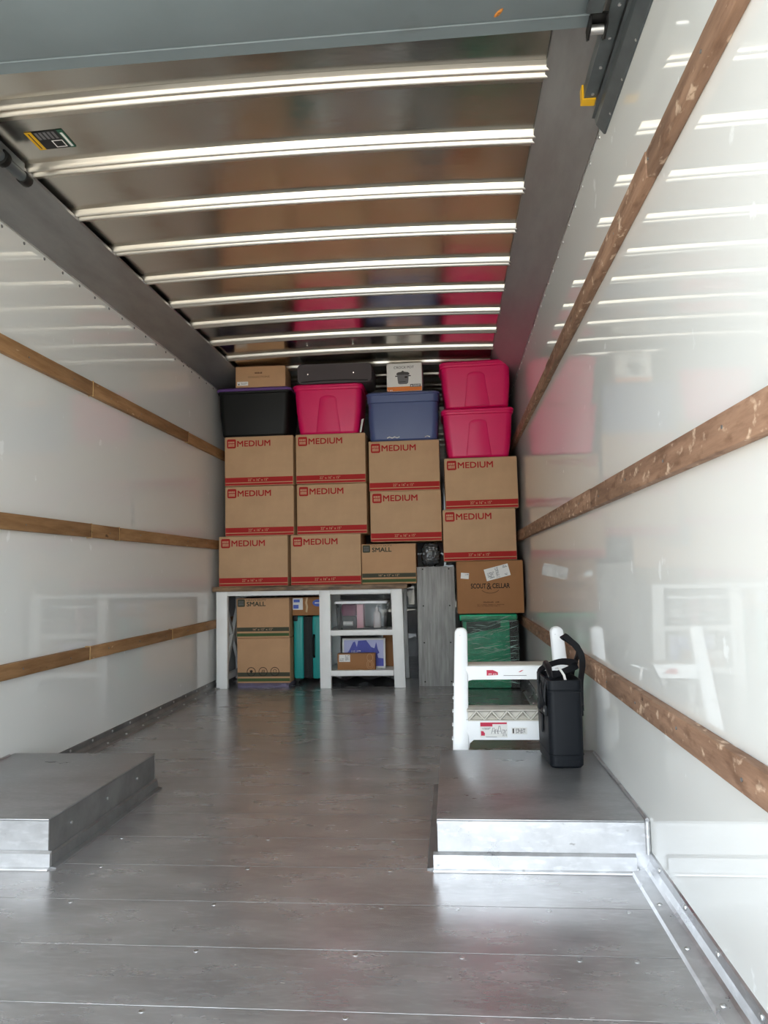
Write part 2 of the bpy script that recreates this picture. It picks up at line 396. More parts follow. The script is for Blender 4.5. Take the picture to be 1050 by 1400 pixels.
while yy < 7.0:
    link('rivet', riv_me, wall_l, (XL, yy+0.03, 2.405))
    o = link('rivet', riv_me2, wall_r, (XR, yy, 2.405)); o.scale = (-1, 1, 1)
    yy += 0.17
# light edge strip under the rails
for n, xw, s in ((3, XL, 1), (4, XR, -1)):
    struct(MB().box(min(xw, xw+s*0.003), max(xw, xw+s*0.004), Y0+0.02, Y1, 2.4215, 2.4300).build('trim_%d' % n, ALU))

# wooden rub rails, each of several lengths
def rub(n, side, z0, z1, cuts, m):
    xw = XL if side < 0 else XR; s = -side; t = 0.028
    root = struct(MB().box(min(xw, xw+s*0.004), max(xw, xw+s*0.004), Y0+0.05, Y1, z0+0.006, z1-0.006).build('trim_%d' % n, DARKST))
    for i in range(len(cuts)-1):
        a, b_ = cuts[i]+0.002, cuts[i+1]-0.002
        j = random.uniform(-.0015, .0015)
        x0, x1 = sorted((xw, xw+s*(t+j)))
        MB().box(x0, x1, a, b_, z0+j, z1+j).build('rail_plank', m, root, bevel=0.0035)
    for c in (cuts[1:-1] if side < 0 else []):
        x0, x1 = sorted((xw, xw+s*(t+0.001)))
        MB().box(x0, x1, c-0.0018, c+0.0018, z0-0.003, z1+0.003).build('joint_clip', TAPE, root)
    sc = MB(); yy = 1.5
    while yy < 6.5:
        sc.cyl((xw+s*(t+0.0016) if s < 0 else xw+t-0.0004, yy, (z0+z1)/2+random.uniform(-.008, .008)), 0.004, 0.002, 'x', 8); yy += 0.41
    o = sc.build('rail_screws', RIVETD, root); o['kind'] = 'stuff'
rub(5, -1, 1.850, 1.925, [Y0+0.05, 2.6, 3.75, 5.2, Y1], WOOD)
rub(6, -1, 1.098, 1.168, [Y0+0.05, 3.75, 4.08, Y1], WOOD)
rub(7, -1, 0.470, 0.535, [Y0+0.05, 3.75, 4.9, Y1], WOOD)
rub(8, 1, 1.900, 1.973, [Y0+0.05, 1.93, 4.0, Y1], WOODR)
rub(9, 1, 1.115, 1.190, [Y0+0.05, 2.9, Y1], WOODR)
rub(10, 1, 0.459, 0.527, [Y0+0.05, 2.75, Y1], WOODR)

# baseboards (aluminium scuff angles) with rivets
def scuffboard(side):
    xw = XL if side < 0 else XR; s = -side
    prof = [(xw, 0.058), (xw+s*0.006, 0.056), (xw+s*0.006, 0.030), (xw+s*0.014, 0.014), (xw+s*0.022, 0.0095), (xw+s*0.058, 0.0065), (xw+s*0.064, 0.0), (xw, 0.0)]
    o = struct(MB().extrude(prof, 'y', Y0+0.02, Y1).build('baseboard_left' if side < 0 else 'baseboard_right', SCUFF if side < 0 else ALU, angle=20))
    yy = 1.3
    while yy < 6.2:
        r = link('rivet', riv_me2, o, (xw+s*0.006, yy, 0.044)); r.scale = (s, 1, 1)
        r = link('rivet', riv_me2, o, (xw+s*0.042, yy+0.1, 0.0076), (0, -PI/2, 0))
        yy += 0.23
scuffboard(-1); scuffboard(1)

# wheel wells
def wheel_well(side, xin, y0, y1, h, label):
    xw = XL if side < 0 else XR
    x0, x1 = sorted((xw, xin)); s = 1 if side > 0 else -1      # s: direction from aisle to wall
    t = thing('wheel_well', label, 'wheel well', ((x0+x1)/2, (y0+y1)/2, 0), group='aluminium wheel well boxes')
    w, d = x1-x0, y1-y0
    MB().box(-w/2, w/2, -d/2, d/2, h-0.006, h).build('top_plate', ALUTOP, t, bevel=0.003)
    MB().box(-w/2+0.002, w/2-0.001, -d/2+0.001, -d/2+0.007, 0.0, h-0.006).build('front_plate', ALU, t)
    MB().box(-w/2+0.002, w/2-0.001, d/2-0.007, d/2-0.001, 0.0, h-0.006).build('back_plate', ALU, t)
    xi = -s*w/2
    a, b_ = sorted((xi+s*0.001, xi+s*0.007))
    MB().box(a, b_, -d/2+0.007, d/2-0.007, 0.0, h-0.006).build('side_plate', SCUFF, t)
    # folded kick flange along the front foot, ending short of the wall, and along the aisle side
    fx0, fx1 = sorted((xi-s*0.012, -xi-s*0.045))
    MB().extrude([(-d/2-0.001, 0.050), (-d/2-0.012, 0.044), (-d/2-0.014, 0.006), (-d/2-0.026, 0.004), (-d/2-0.028, 0.0), (-d/2-0.001, 0.0)], 'x', fx0, fx1).build('front_kick_flange', ALU, t, angle=20)
    p = [(xi, 0.040), (xi-s*0.010, 0.036), (xi-s*0.012, 0.006), (xi-s*0.030, 0.004), (xi-s*0.032, 0.0), (xi, 0.0)]
    MB().extrude(p, 'y', -d/2-0.01, d/2).build('side_kick_flange', SCUFF, t, angle=20)
    # sealing bead where the top meets the wall
    MB().tube([(-xi-s*0.006, -d/2+0.004, h+0.001), (-xi-s*0.006, d/2-0.05, h+0.001)], 0.006, 8).build('seal_bead', ALU, t)
    MB().tube([(-xi-s*0.008, -d/2-0.003, 0.05), (-xi-s*0.008, -d/2-0.003, h)], 0.007, 8).build('corner_bead', ALU, t)
    r = MB()
    for k in range(3): r.cyl((xi-s*0.0035 if s > 0 else xi+0.0005, -d/2+0.14+k*0.26, 0.09), 0.0055, 0.003, 'x', 8)
    o = r.build('side_rivets', RIVET, t); o['kind'] = 'stuff'
wheel_well(1, -0.061, 2.325, 3.20, 0.145, 'scuffed aluminium wheel well box carrying the black tote bag')
wheel_well(-1, -1.262, 2.29, 3.135, 0.145, 'empty scuffed aluminium wheel well box against the left wall')

# roll-up door, open and lying under the roof
door = struct(D.objects.new('door_1', None)); COL.objects.link(door)
DX0, DX1, DZ = -1.80, 0.458, 2.418
yy = 2.06
MB().extrude([(2.000, DZ+0.004), (2.001, DZ-0.0005), (2.003, DZ-0.002), (2.005, DZ+0.001), (2.056, DZ+0.003), (2.060, DZ+0.007), (2.060, DZ+0.032), (2.000, DZ+0.032)], 'x', DX0, DX1).build('bottom_rail', DOORM, door, angle=20)
for a, b_ in ((1.60, 1.998), (1.198, 1.596), (0.796, 1.194), (0.50, 0.792)):
    MB().box(DX0, DX1, a, b_, DZ, DZ+0.028).build('door_panel', DOORM, door, bevel=0.002)
# hinge bracket with roller at the right corner of the door
MB().extrude([(1.995, DZ-0.004), (2.062, DZ-0.006), (2.064, DZ-0.034), (2.046, DZ-0.044), (2.0, DZ-0.030)], 'x', 0.425, 0.430).build('roller_bracket', DARKST, door)
MB().extrude([(1.995, DZ-0.004), (2.062, DZ-0.006), (2.064, DZ-0.034), (2.046, DZ-0.044), (2.0, DZ-0.030)], 'x', 0.470, 0.475).build('roller_bracket', DARKST, door)
MB().box(0.425, 0.475, 1.99, 2.066, DZ-0.008, DZ-0.003).build('bracket_plate', DARKST, door)
MB().cyl((0.432, 2.034, DZ-0.022), 0.013, 0.036, 'x', 14).build('roller', RIVET, door)
MB().box(0.412, 0.456, 1.90, 1.985, DZ-0.012, DZ-0.001).build('hinge_leaf', STEEL, door, bevel=0.002)
# orange rust fleck stuck to the door
def fleck(x, y, dx, dy, wdt):
    """a thin curled flake along (dx, dy)"""
    l = math.hypot(dx, dy); ux, uy = dx/l, dy/l
    rings = []
    for (sc_, zz) in ((1.0, 0.0), (0.7, -0.003)):
        rings.append([(x+ux*l/2*math.cos(a)*sc_-uy*wdt*math.sin(a)*sc_, y+uy*l/2*math.cos(a)*sc_+ux*wdt*math.sin(a)*sc_, DZ+zz) for a in [2*PI*k/12 for k in range(12)]])
    return MB().loft(rings)
fleck(0.173, 1.968, 0.022, -0.032, 0.0065).build('rust_fleck', RUST, door)
fleck(0.213, 1.900, 0.040, -0.020, 0.0045).build('rust_fleck', RUST, door)

# door tracks
def track(x, yend, z, s, label, cap):
    t = thing('door_track', label, 'door track', (x, yend, z), group='roll-up door tracks')
    L = yend-Y0-0.02
    MB().extrude([(-0.020, 0.0), (0.020, 0.0), (0.020, 0.040), (0.012, 0.040), (0.012, 0.008), (-0.012, 0.008), (-0.012, 0.040), (-0.020, 0.040)], 'y', -L, 0).build('channel', STEEL, t)
    MB().box(-0.010, 0.010, -L, -0.002, 0.009, 0.012).build('channel_liner', DARKST, t)
    if cap:
        MB().extrude([(-0.026, -0.004), (0.018, -0.006), (0.018, -0.0005), (-0.0205, -0.0005), (-0.0205, 0.046), (-0.026, 0.046)], 'y', -0.03, 0.006).build('end_cap', YELLOW, t)
    if cap: MB().box(-0.024, 0.020, 0.001, 0.006, -0.004, 0.030).build('end_stop', YELLOW, t)
    for k in range(4):
        MB().cyl((0.004, -0.05-k*0.13, -0.0035), 0.005, 0.0035, 'z', 8).build('bolt', RIVET, t)
    return t
tr = track(0.500, 2.43, 2.432, 1, 'grey steel door track with yellow end cap beside the right wall', True)
a = MB().extrude([(0.034, -0.040), (0.058, -0.075), (0.0645, -0.075), (0.0645, -0.010), (0.022, -0.010), (0.021, -0.016), (0.030, -0.018)], 'y', -1.86, 0.06)
a.build('mounting_angle', STEEL, tr, angle=20)
for k in range(6):
    r = link('rivet', riv_me2, tr, (0.0585, -0.05-k*0.17, -0.068)); r.scale = (-1, 1, 1)
t2 = thing('door_track', 'grey door track ending in a black bumper at the left rail', 'door track', (-1.66, 2.76, 2.49), group='roll-up door tracks')
MB().tube([(0, -2.1, 0.0), (0, -0.02, 0.0)], 0.021, 12).build('channel', STEEL, t2)
MB().cyl((0, -0.03, 0.0), 0.026, 0.045, 'y', 14).build('end_bumper', DARKST, t2, bevel=0.004)
MB().cyl((0, -0.175, 0.0), 0.032, 0.03, 'y', 14).build('roller', BLACKPL, t2, bevel=0.003)
MB().box(-0.022, 0.012, -0.6, -0.03, 0.018, 0.05).build('mounting_angle', STEEL, t2)

# warning sticker on the second roof sheet
def sticker():
    x, y = -1.505, 2.665
    z = roof_z(x)-0.0012
    t = thing('warning_sticker', 'small black sticker with yellow and green edges on the roof sheet', 'sticker', (x, y, z), (0, math.atan((roof_z(x+.05)-roof_z(x-.05))/.1)*-1, 0))
    MB().box(-0.075, 0.075, -0.058, 0.058, -0.0008, 0.0).build('backing', BLACKS, t)
    MB().box(-0.075, -0.048, -0.058, 0.058, -0.0016, -0.0008).build('yellow_stripe', YELLOW, t)
    MB().box(-0.064, -0.060, -0.050, 0.050, -0.002, -0.0016).build('black_line', BLACKS, t)
    MB().box(0.052, 0.075, -0.058, 0.058, -0.0016, -0.0008).build('green_edge', GREENS, t)
    MB().box(0.058, 0.068, -0.040, 0.050, -0.0022, -0.0016).build('white_line', PAPER, t)
    g = MB()
    for (a, b_, c, d) in ((0.0, 0.044, 0.005, 0.009), (0.0, 0.044, 0.046, 0.050), (0.0, 0.004, 0.009, 0.046), (0.040, 0.044, 0.009, 0.046)): g.box(a, b_, c, d, -0.0014, -0.0008)
    g.build('frame_print', PAPER, t)
    g = MB()
    for k in range(5): g.box(-0.04+k*0.017, -0.03+k*0.017, -0.050, -0.006, -0.0014, -0.0008)
    g.build('text_print', GREYP, t)
sticker()

# ------------------------------------------------------------------ cardboard boxes
def carton_mesh(w, d, h, m):
    """closed carton: bevelled shell with four slightly gaping top flaps"""
    mb = MB().box(-w/2, w/2, 0, d, 0, h-0.004)
    mb.box(-w/2+0.001, w/2-0.001, 0.001, d/2-0.0015, h-0.004, h)
    mb.box(-w/2+0.001, w/2-0.001, d/2+0.0015, d-0.001, h-0.004, h)
    return mb.mesh('carton', m, bevel=0.0022, seg=2)
MW, MD_, MH = 0.558, 0.40, 0.398
med_me = carton_mesh(MW, MD_, MH, KRAFT)
def logo(parent, x, ztop, size, m, ink):
    """rounded square badge with two rows of knocked-out strokes"""
    r = size*0.16
    prof = [(p[0]+x+size/2, p[1]+ztop-size/2) for p in rrect(size, size, r, 0, 4)]
    lg = MB().extrude(prof, 'y', -0.0007, -0.0001).build('logo_badge', m, parent)
    g = MB(); y = -0.0007
    n = 6
    for k in range(n):
        xx = x+size*(0.14+0.72*k/n); g.box(xx, xx+size*0.075, y-0.0004, y, ztop-size*0.44, ztop-size*0.25)
    for k in range(4):
        xx = x+size*(0.16+0.7*k/4); g.box(xx, xx+size*0.05, y-0.0004, y, ztop-size*0.82, ztop-size*0.52); g.box(xx+size*0.08, xx+size*0.13, y-0.0004, y, ztop-size*0.82, ztop-size*0.52)
        if k % 2: g.box(xx, xx+size*0.13, y-0.0004, y, ztop-size*0.57, ztop-size*0.52)
    g.build('badge_strokes', ink, lg)
def medium(cx, y, z, label, ry=0.0, rz=0.0, group='medium moving cartons', first=[None]):
    o = link('moving_carton', med_me, None, (cx, y, z), (0, ry, rz)); tag(o, label, 'box', group)
    if first[0] is None:
        first[0] = o
        logo(o, -MW/2+0.018, MH-0.018, 0.074, REDP, KPRINT)
        lettering(o, 'MEDIUM', -MW/2+0.102, -0.0006, MH-0.081, 0.270, 0.046, REDP, bold=0.0028)
        s1 = patch(MB(), -MW/2+0.002, MW/2-0.002, 0.027, 0.067, -0.0001).build('stripe', REDP, o)
        patch(MB(), -MW/2+0.002, MW/2-0.002, 0.004, 0.021, -0.0001).build('stripe', REDP, o)
        lettering(s1, '22" x 16" x 15"', -0.09, -0.0012, 0.036, 0.165, 0.021, KPRINT, 'size_lettering')
        MB().box(-MW/2-0.0005, MW/2+0.0005, MD_/2-0.025, MD_/2+0.025, MH-0.0002, MH+0.0006).build('tape', TAPE, o)
    else:
        for ch in list(first[0].children):
            c = ch.copy(); COL.objects.link(c); c.parent = o
            for g in list(ch.children):
                q = g.copy(); COL.objects.link(q); q.parent = c
    return o
FY = 5.85
medium(-1.560, FY+0.002, 0.7965, 'medium red-striped carton on the desk, in the corner by the left wall')
medium(-0.976, FY, 0.7965, 'medium red-striped carton on the desk, touching the small green-striped carton')
medium(-1.508, FY+0.004, 1.1965, 'medium red-striped carton, middle one of the leftmost stack of three')
medium(-0.923, FY, 1.1965, 'medium red-striped carton, middle one of the second stack from left')
medium(-1.509, FY, 1.6, 'medium red-striped carton directly under the black bin')
medium(-0.927, FY+0.002, 1.6, 'medium red-striped carton under the pink bin with black case on it')
medium(-0.337, FY, 1.125, 'medium red-striped carton above the small carton and black plastic bag')
medium(-0.342, FY+0.006, 1.525, 'medium red-striped carton directly under the blue bin')
medium(0.233, FY-0.045, 0.962, 'medium red-striped carton resting on the brown carton with shipping labels', ry=-0.006, rz=0.02)
medium(0.258, FY-0.05, 1.3625, 'medium red-striped carton directly under the two stacked pink bins', ry=-0.008, rz=0.02)

SW, SD, SH = 0.426, 0.31, 0.312
small_me = carton_mesh(SW, SD, SH, KRAFT3)
def small(x, y, z, label, front=True, SH=SH):
    o = link('small_carton', small_me if SH == 0.312 else carton_mesh(SW, SD, SH, KRAFT3), None, (x, y, z)); tag(o, label, 'box', 'small green-striped cartons')
    s1 = patch(MB(), -SW/2+0.002, SW/2-0.002, 0.050, 0.082, -0.0001).build('stripe', OLIVE, o)
    patch(MB(), -SW/2+0.002, SW/2-0.002, 0.012, 0.036, -0.0001).build('stripe', GREENP, o)
    MB().box(-SW/2-0.0005, SW/2+0.0005, SD/2-0.025, SD/2+0.025, SH-0.0002, SH+0.0006).build('tape', TAPE, o)
    if front:
        logo(o, -SW/2+0.008, SH-0.006, 0.060, OLIVE, GREYP)
        lettering(o, 'HEAVY DUTY', -SW/2+0.082, -0.0006, SH-0.020, 0.158, 0.013, OLIVE)
        lettering(o, 'SMALL', -SW/2+0.082, -0.0006, SH-0.063, 0.152, 0.034, OLIVE, bold=0.0024)
        lettering(s1, '16" x 12" x 12"', -0.08, -0.0012, 0.058, 0.160, 0.017, KPRINT, 'size_lettering')
    else:
        for k in range(3):
            cx = -0.10+k*0.095
            g = MB()
            ring = []
            for j in range(20):
                a0, a1 = 2*PI*j/20, 2*PI*(j+1)/20
                g.add([(cx+r_*math.cos(a), -0.0016, 0.088+r_*math.sin(a)) for a in (a0, a1) for r_ in (0.031, 0.036)], [(0, 1, 3, 2)])
            ic = g.build('round_icon', BLACKP, o)
            g = MB()
            if k == 0:
                g.add([(cx-0.014, -0.0016, 0.095), (cx, -0.0016, 0.070), (cx+0.014, -0.0016, 0.095), (cx, -0.0016, 0.102)], [(0, 1, 2, 3)])
            elif k == 1:
                for j in range(3): g.bar((cx-0.014+j*0.011, -0.0014, 0.075), (cx-0.004+j*0.009, -0.0014, 0.103), 0.004, 0.0004)
            else:
                g.box(cx-0.012, cx+0.012, -0.0016, -0.0012, 0.076, 0.079); g.box(cx-0.012, cx-0.009, -0.0016, -0.0012, 0.076, 0.098)
                g.box(cx+0.009, cx+0.012, -0.0016, -0.0012, 0.076, 0.098); g.bar((cx-0.014, -0.0014, 0.097), (cx, -0.0014, 0.107), 0.003, 0.0004); g.bar((cx+0.014, -0.0014, 0.097), (cx, -0.0014, 0.107), 0.003, 0.0004)
            g.build('icon_mark', BLACKP, ic)
    return o
small(-0.4785, FY+0.01, 0.7965, 'small green-striped carton standing on the desk top')
small(-1.493, 5.90, 0.0325, 'small green-striped carton with three round icons, lowest under the desk', front=False, SH=0.352)
small(-1.497, 5.90, 0.3865, 'small green-striped carton reading SMALL, under the desk top')

# brown wine carton with labels
sc = link('wine_carton', carton_mesh(0.495, 0.36, 0.394, KRAFT2), None, (0.296, 5.70, 0.5645), (0, 0, 0.01))
tag(sc, 'brown carton with white shipping labels standing on the green wrapped bundle', 'box')
lettering(sc, 'SCOUT', -0.145, -0.0006, 0.186, 0.112, 0.036, BLACKP, bold=0.0018)
lettering(sc, '&', -0.026, -0.0006, 0.178, 0.036, 0.048, BLACKP)
lettering(sc, 'CELLAR', 0.016, -0.0006, 0.186, 0.128, 0.036, BLACKP, bold=0.0018)
g = MB()
for k in range(12):
    a0, a1 = (PI*1.18+PI*0.64*k/12, PI*1.18+PI*0.64*(k+1)/12)
    g.bar((0.075*math.cos(a0), -0.0005, 0.200+0.050*math.sin(a0)), (0.075*math.cos(a1), -0.0005, 0.200+0.050*math.sin(a1)), 0.003, 0.0006, (0, 0, 1))
g.build('smile_line', BLACKP, sc)
g = scribble(MB(), -0.06, 0.078, 0.125, 0.010, -0.0001, 1, 4); scribble(g, -0.10, 0.052, 0.20, 0.016, -0.0001, 2, 5)
g.build('fine_print', BROWNP, sc)
lb = MB().hexa([Vector((0.055, 0, 0.305))+Vector((x*math.cos(.24)-z*math.sin(.24), yv, x*math.sin(.24)+z*math.cos(.24))) for z in (-0.045, 0.045) for (x, yv) in ((-0.092, -0.001), (0.092, -0.001), (0.092, -0.0001), (-0.092, -0.0001))]).build('shipping_label', PAPER, sc)
g = scribble(MB(), -0.075, -0.032, 0.05, 0.045, -0.0012, 4, 8); scribble(g, -0.012, -0.040, 0.026, 0.078, -0.0012, 9, 9); scribble(g, 0.048, 0.022, 0.036, 0.016, -0.0012, 2, 10); scribble(g, 0.05, -0.036, 0.022, 0.014, -0.0012, 2, 11)
o = g.build('label_print', GREYP, lb); o.location = (0.055, 0, 0.305); o.rotation_euler = (0, -0.24, 0)
lb = MB().hexa([Vector((-0.188, 0, 0.283))+Vector((x*math.cos(-.1)-z*math.sin(-.1), yv, x*math.sin(-.1)+z*math.cos(-.1))) for z in (-0.022, 0.022) for (x, yv) in ((-0.030, -0.001), (0.030, -0.001), (0.030, -0.0001), (-0.030, -0.0001))]).build('small_label', PAPER, sc)
scribble(MB(), -0.185, 0.288, 0.03, 0.008, -0.0012, 1, 3).build('label_print', GREYP, lb)

# ------------------------------------------------------------------ lidded plastic bins
def tote(name, label, loc, wt, wb, dt, db, h, m, lidm, group, arch=False, band=False, rot=(0, 0, 0), lid_h=0.030):
    t = thing(name, label, 'bin', loc, rot, group)
    hb = h-lid_h
    rings = [rrect(wb-0.02, db-0.02, 0.04, 0.0), rrect(wb, db, 0.05, 0.012), rrect(wb+(wt-wb)*0.5, db+(dt-db)*0.5, 0.05, hb*0.5), rrect(wt-0.024, dt-0.024, 0.05, hb-0.02),
             rrect(wt-0.006, dt-0.006, 0.05, hb-0.016), rrect(wt-0.004, dt-0.004, 0.05, hb)]
    rings = [[(p[0], p[1]+dt/2, p[2]) for p in r] for r in rings]
    bd = MB().loft(rings).build('body', m, t, angle=30)
    rings = [rrect(wt-0.002, dt-0.002, 0.05, hb), rrect(wt+0.006, dt+0.006, 0.052, hb+0.004), rrect(wt+0.006, dt+0.006, 0.052, hb+lid_h*0.55), rrect(wt-0.012, dt-0.012, 0.05, hb+lid_h*0.9), rrect(wt-0.05, dt-0.05, 0.04, h)]
    rings = [[(p[0], p[1]+dt/2, p[2]) for p in r] for r in rings]
    MB().loft(rings).build('lid', lidm, t, angle=40)
    def fy(z):   # y of the front wall at height z
        d = db+(dt-0.024-db)*(z-0.012)/(hb-0.032); return dt/2-d/2
    if arch:     # pressed-out arch panel in the end wall, wider at the foot, with a recessed edge
        z0, z1 = 0.014, hb*0.82
        def outline(g_, off):
            pts = []
            for k in range(13):
                a = PI*k/12
                wx = 0.066+g_
                pts.append((wx*math.cos(a)*1.0, z1-0.03+(0.03+g_)*math.sin(a)))
            pts = [(0.095+g_, z0)]+pts+[(-0.095-g_, z0)]
            return [(p[0], fy(p[1])-off, p[1]) for p in pts]
        MB().loft([outline(0.004, -0.002), outline(0.0, 0.007), outline(-0.010, 0.010)]).build('end_panel', m, bd, angle=25)
    if band:
        rings = [rrect(wt-0.022, dt-0.022, 0.05, hb-0.060), rrect(wt-0.010, dt-0.010, 0.05, hb-0.054), rrect(wt-0.006, dt-0.006, 0.05, hb-0.016)]
        rings = [[(p[0], p[1]+dt/2, p[2]) for p in r] for r in rings]
        MB().loft(rings, cap=False).build('rim_band', m, bd, angle=30)
        for (xa_, n_) in ((-0.13, 5), (0.17, 2)):   # white rub marks near the foot of the wall
            q = MB().tube([(xa_+0.02*k, fy(0.022)-0.002, 0.020+0.008*(k % 2)) for k in range(n_+1)], 0.0035, 6)
            q.build('rub_mark', PAPER, bd)
    return t
tote('storage_bin', 'black plastic bin with purple lid beside the left wall', (-1.545, FY-0.03, 2.001), 0.610, 0.535, 0.42, 0.37, 0.395, BLACKPL, PURPLE, 'lidded storage bins', band=False)
pk = tote('storage_bin', 'hot pink bin between the black bin and the blue bin', (-0.940, FY-0.03, 2.001), 0.565, 0.480, 0.42, 0.36, 0.400, PINK, PINK, 'lidded storage bins', arch=True)
tote('storage_bin', 'navy blue bin under the white slow cooker box', (-0.342, FY-0.02, 1.926), 0.580, 0.535, 0.42, 0.37, 0.390, BLUE, BLUE, 'lidded storage bins', band=True)
tote('storage_bin', 'lower hot pink bin of the stacked pair by right wall', (0.247, FY-0.06, 1.768), 0.560, 0.470, 0.42, 0.36, 0.385, PINK, PINK, 'lidded storage bins', arch=True, rot=(0, -0.008, 0.02))
tote('storage_bin', 'upper hot pink bin of the stacked pair, tilted under the roof', (0.245, FY-0.055, 2.160), 0.560, 0.490, 0.42, 0.36, 0.372, PINK, PINK, 'lidded storage bins', arch=True, rot=(0, -0.022, 0.02))
# white paper slip standing between the pink and blue bins
ps = MB().hexa([(-0.690, 5.852, 2.001), (-0.676, 5.842, 2.001), (-0.675, 5.8435, 2.001), (-0.689, 5.8535, 2.001), (-0.672, 5.852, 2.105), (-0.655, 5.842, 2.108), (-0.654, 5.8435, 2.108), (-0.671, 5.8535, 2.105)]).build('paper_slip', PAPER)
tag(ps, 'narrow white paper slip wedged beside the single pink bin', 'paper')

# things on the bins
kb = link('flat_carton', carton_mesh(0.405, 0.26, 0.170, KRAFT3), None, (-1.487, 5.83, 2.397), (0, 0, 0.03))
tag(kb, 'low plain carton on the purple-lidded black bin', 'box')
scribble(MB(), -0.048, 0.108, 0.082, 0.014, -0.0001, 1, 21).build('fine_print', BROWNP, kb)
lettering(kb, 'COLLECTIONS', -0.10, -0.0006, 0.075, 0.175, 0.015, BROWNP)
lb = patch(MB(), -0.190, -0.100, 0.014, 0.046, -0.0001, 0.0008).build('label', PAPER, kb)
g = scribble(MB(), -0.155, 0.024, 0.05, 0.012, -0.0010, 2, 5); patch(g, -0.182, -0.170, 0.018, 0.030, -0.0009, 0.0005); g.build('label_print', GREYP, lb)

cs = thing('soft_case', 'charcoal soft-sided case with two studs on the single pink bin', 'suitcase', (-0.885, 5.84, 2.402))
rings = []
for (yy_, sc_) in ((0.0, 0.93), (0.012, 0.99), (0.03, 1.0), (0.30, 1.0), (0.325, 0.97)):
    ring = []
    for p in rrect(0.605*(1 if sc_ > .95 else .985), 0.165*sc_, 0.035, 0, 6):
        zz = p[1]+0.0825
        bow = 0.010*math.cos(p[0]/0.30*PI/2) if zz > 0.08 else 0.0
        ring.append((p[0], yy_, zz*1.0+bow-0.004*(p[0]/0.3)*(zz > 0.08)))
    rings.append(ring)
MB().loft(rings).build('shell', CASEM, cs, angle=40)
MB().tube([(-0.27, -0.001, 0.020), (-0.1, -0.003, 0.026), (0.1, -0.003, 0.026), (0.27, -0.001, 0.018)], 0.0045, 8).build('piping', BLACKF, cs)
for x in (-0.215, 0.155):
    MB().cyl((x, 0.001, 0.082), 0.006, -0.006, 'y', 10, 0.004).build('stud', CHROME, cs)

ck = link('cooker_carton', carton_mesh(0.28, 0.24, 0.228, PAPER), None, (-0.325, 5.85, 2.318), (0, 0, -0.02))
tag(ck, 'white and orange slow cooker carton standing on the blue bin', 'box')
lettering(ck, 'CROCK·POT', -0.082, -0.0006, 0.184, 0.160, 0.020, BLACKP)
g = MB(); y_ = -0.0008
pot = [(-0.046, 0.140), (-0.044, 0.100), (-0.040, 0.066), (-0.028, 0.058), (0.028, 0.058), (0.040, 0.066), (0.044, 0.100), (0.046, 0.140)]
MB().extrude([(p[0]-0.01, p[1]) for p in pot], 'y', -0.0009, -0.0001).build('pot_picture', GREYP, ck)
MB().extrude([(-0.062, 0.134), (0.042, 0.134), (0.042, 0.144), (0.030, 0.154), (0.0, 0.158), (-0.008, 0.166), (-0.016, 0.166), (-0.022, 0.158), (-0.052, 0.154), (-0.062, 0.144)], 'y', -0.0013, -0.0001).build('pot_lid_picture', DKGREY, ck)
g = patch(MB(), -0.072, -0.054, 0.120, 0.128, -0.0001, 0.0012); patch(g, 0.034, 0.052, 0.120, 0.128, -0.0001, 0.0012); patch(g, 0.004, 0.026, 0.108, 0.120, -0.0001, 0.0012); patch(g, -0.04, 0.01, 0.075, 0.079, -0.0001, 0.0012); g.build('pot_details', BLACKP, ck)
ob = patch(MB(), -0.138, 0.138, 0.002, 0.038, -0.0001, 0.0008).build('orange_band', ORANGE, ck)
scribble(MB(), -0.130, 0.006, 0.035, 0.010, -0.0009, 1, 9).build('band_print', PAPER, ob)
gb = patch(MB(), 0.046, 0.130, 0.032, 0.056, -0.0001, 0.0012).build('grey_badge', GREYP, ck)
g = scribble(MB(), 0.070, 0.036, 0.054, 0.016, -0.0013, 2, 13); g.cyl((0.058, -0.0018, 0.042), 0.006, 0.0005, 'y', 10); g.build('badge_print', PAPER, gb)

# ------------------------------------------------------------------ desk
dk = thing('desk', 'white farmhouse desk with dark rustic wooden top, loaded with cartons', 'desk', (-1.107, 5.80, 0))
DX = -1.107
def dx(x): return x-DX
TH = 0.795
for k in range(4):
    MB().box(dx(-1.878), dx(-0.335), 0.0+k*0.155, 0.153+k*0.155, TH-0.038, TH).build('top_plank', DESKT, dk, bevel=0.004)
for (x0, x1, xb0, xb1) in ((-1.852, -1.764, -1.852, -1.764), (-0.465, -0.377, -0.450, -0.364)):
    for yb in (0.02, 0.55):
        MB().hexa([(dx(xb0), yb, 0), (dx(xb1), yb, 0), (dx(xb1), yb+0.05, 0), (dx(xb0), yb+0.05, 0), (dx(x0), yb, TH-0.038), (dx(x1), yb, TH-0.038), (dx(x1), yb+0.05, TH-0.038), (dx(x0), yb+0.05, TH-0.038)]).build('leg', DESKW, dk, bevel=0.003)
for yb in (0.02, 0.55):
    MB().box(dx(-1.027), dx(-0.941), yb, yb+0.05, 0, TH-0.038).build('leg', DESKW, dk, bevel=0.003)
MB().box(dx(-1.764), dx(-1.027), 0.024, 0.066, 0.722, TH-0.038).build('apron', DESKW, dk, bevel=0.002)
MB().box(dx(-0.941), dx(-0.465), 0.024, 0.066, 0.722, TH-0.038).build('apron', DESKW, dk, bevel=0.002)
MB().box(dx(-1.764), dx(-0.465), 0.555, 0.595, 0.70, TH-0.038).build('apron', DESKW, dk, bevel=0.002)
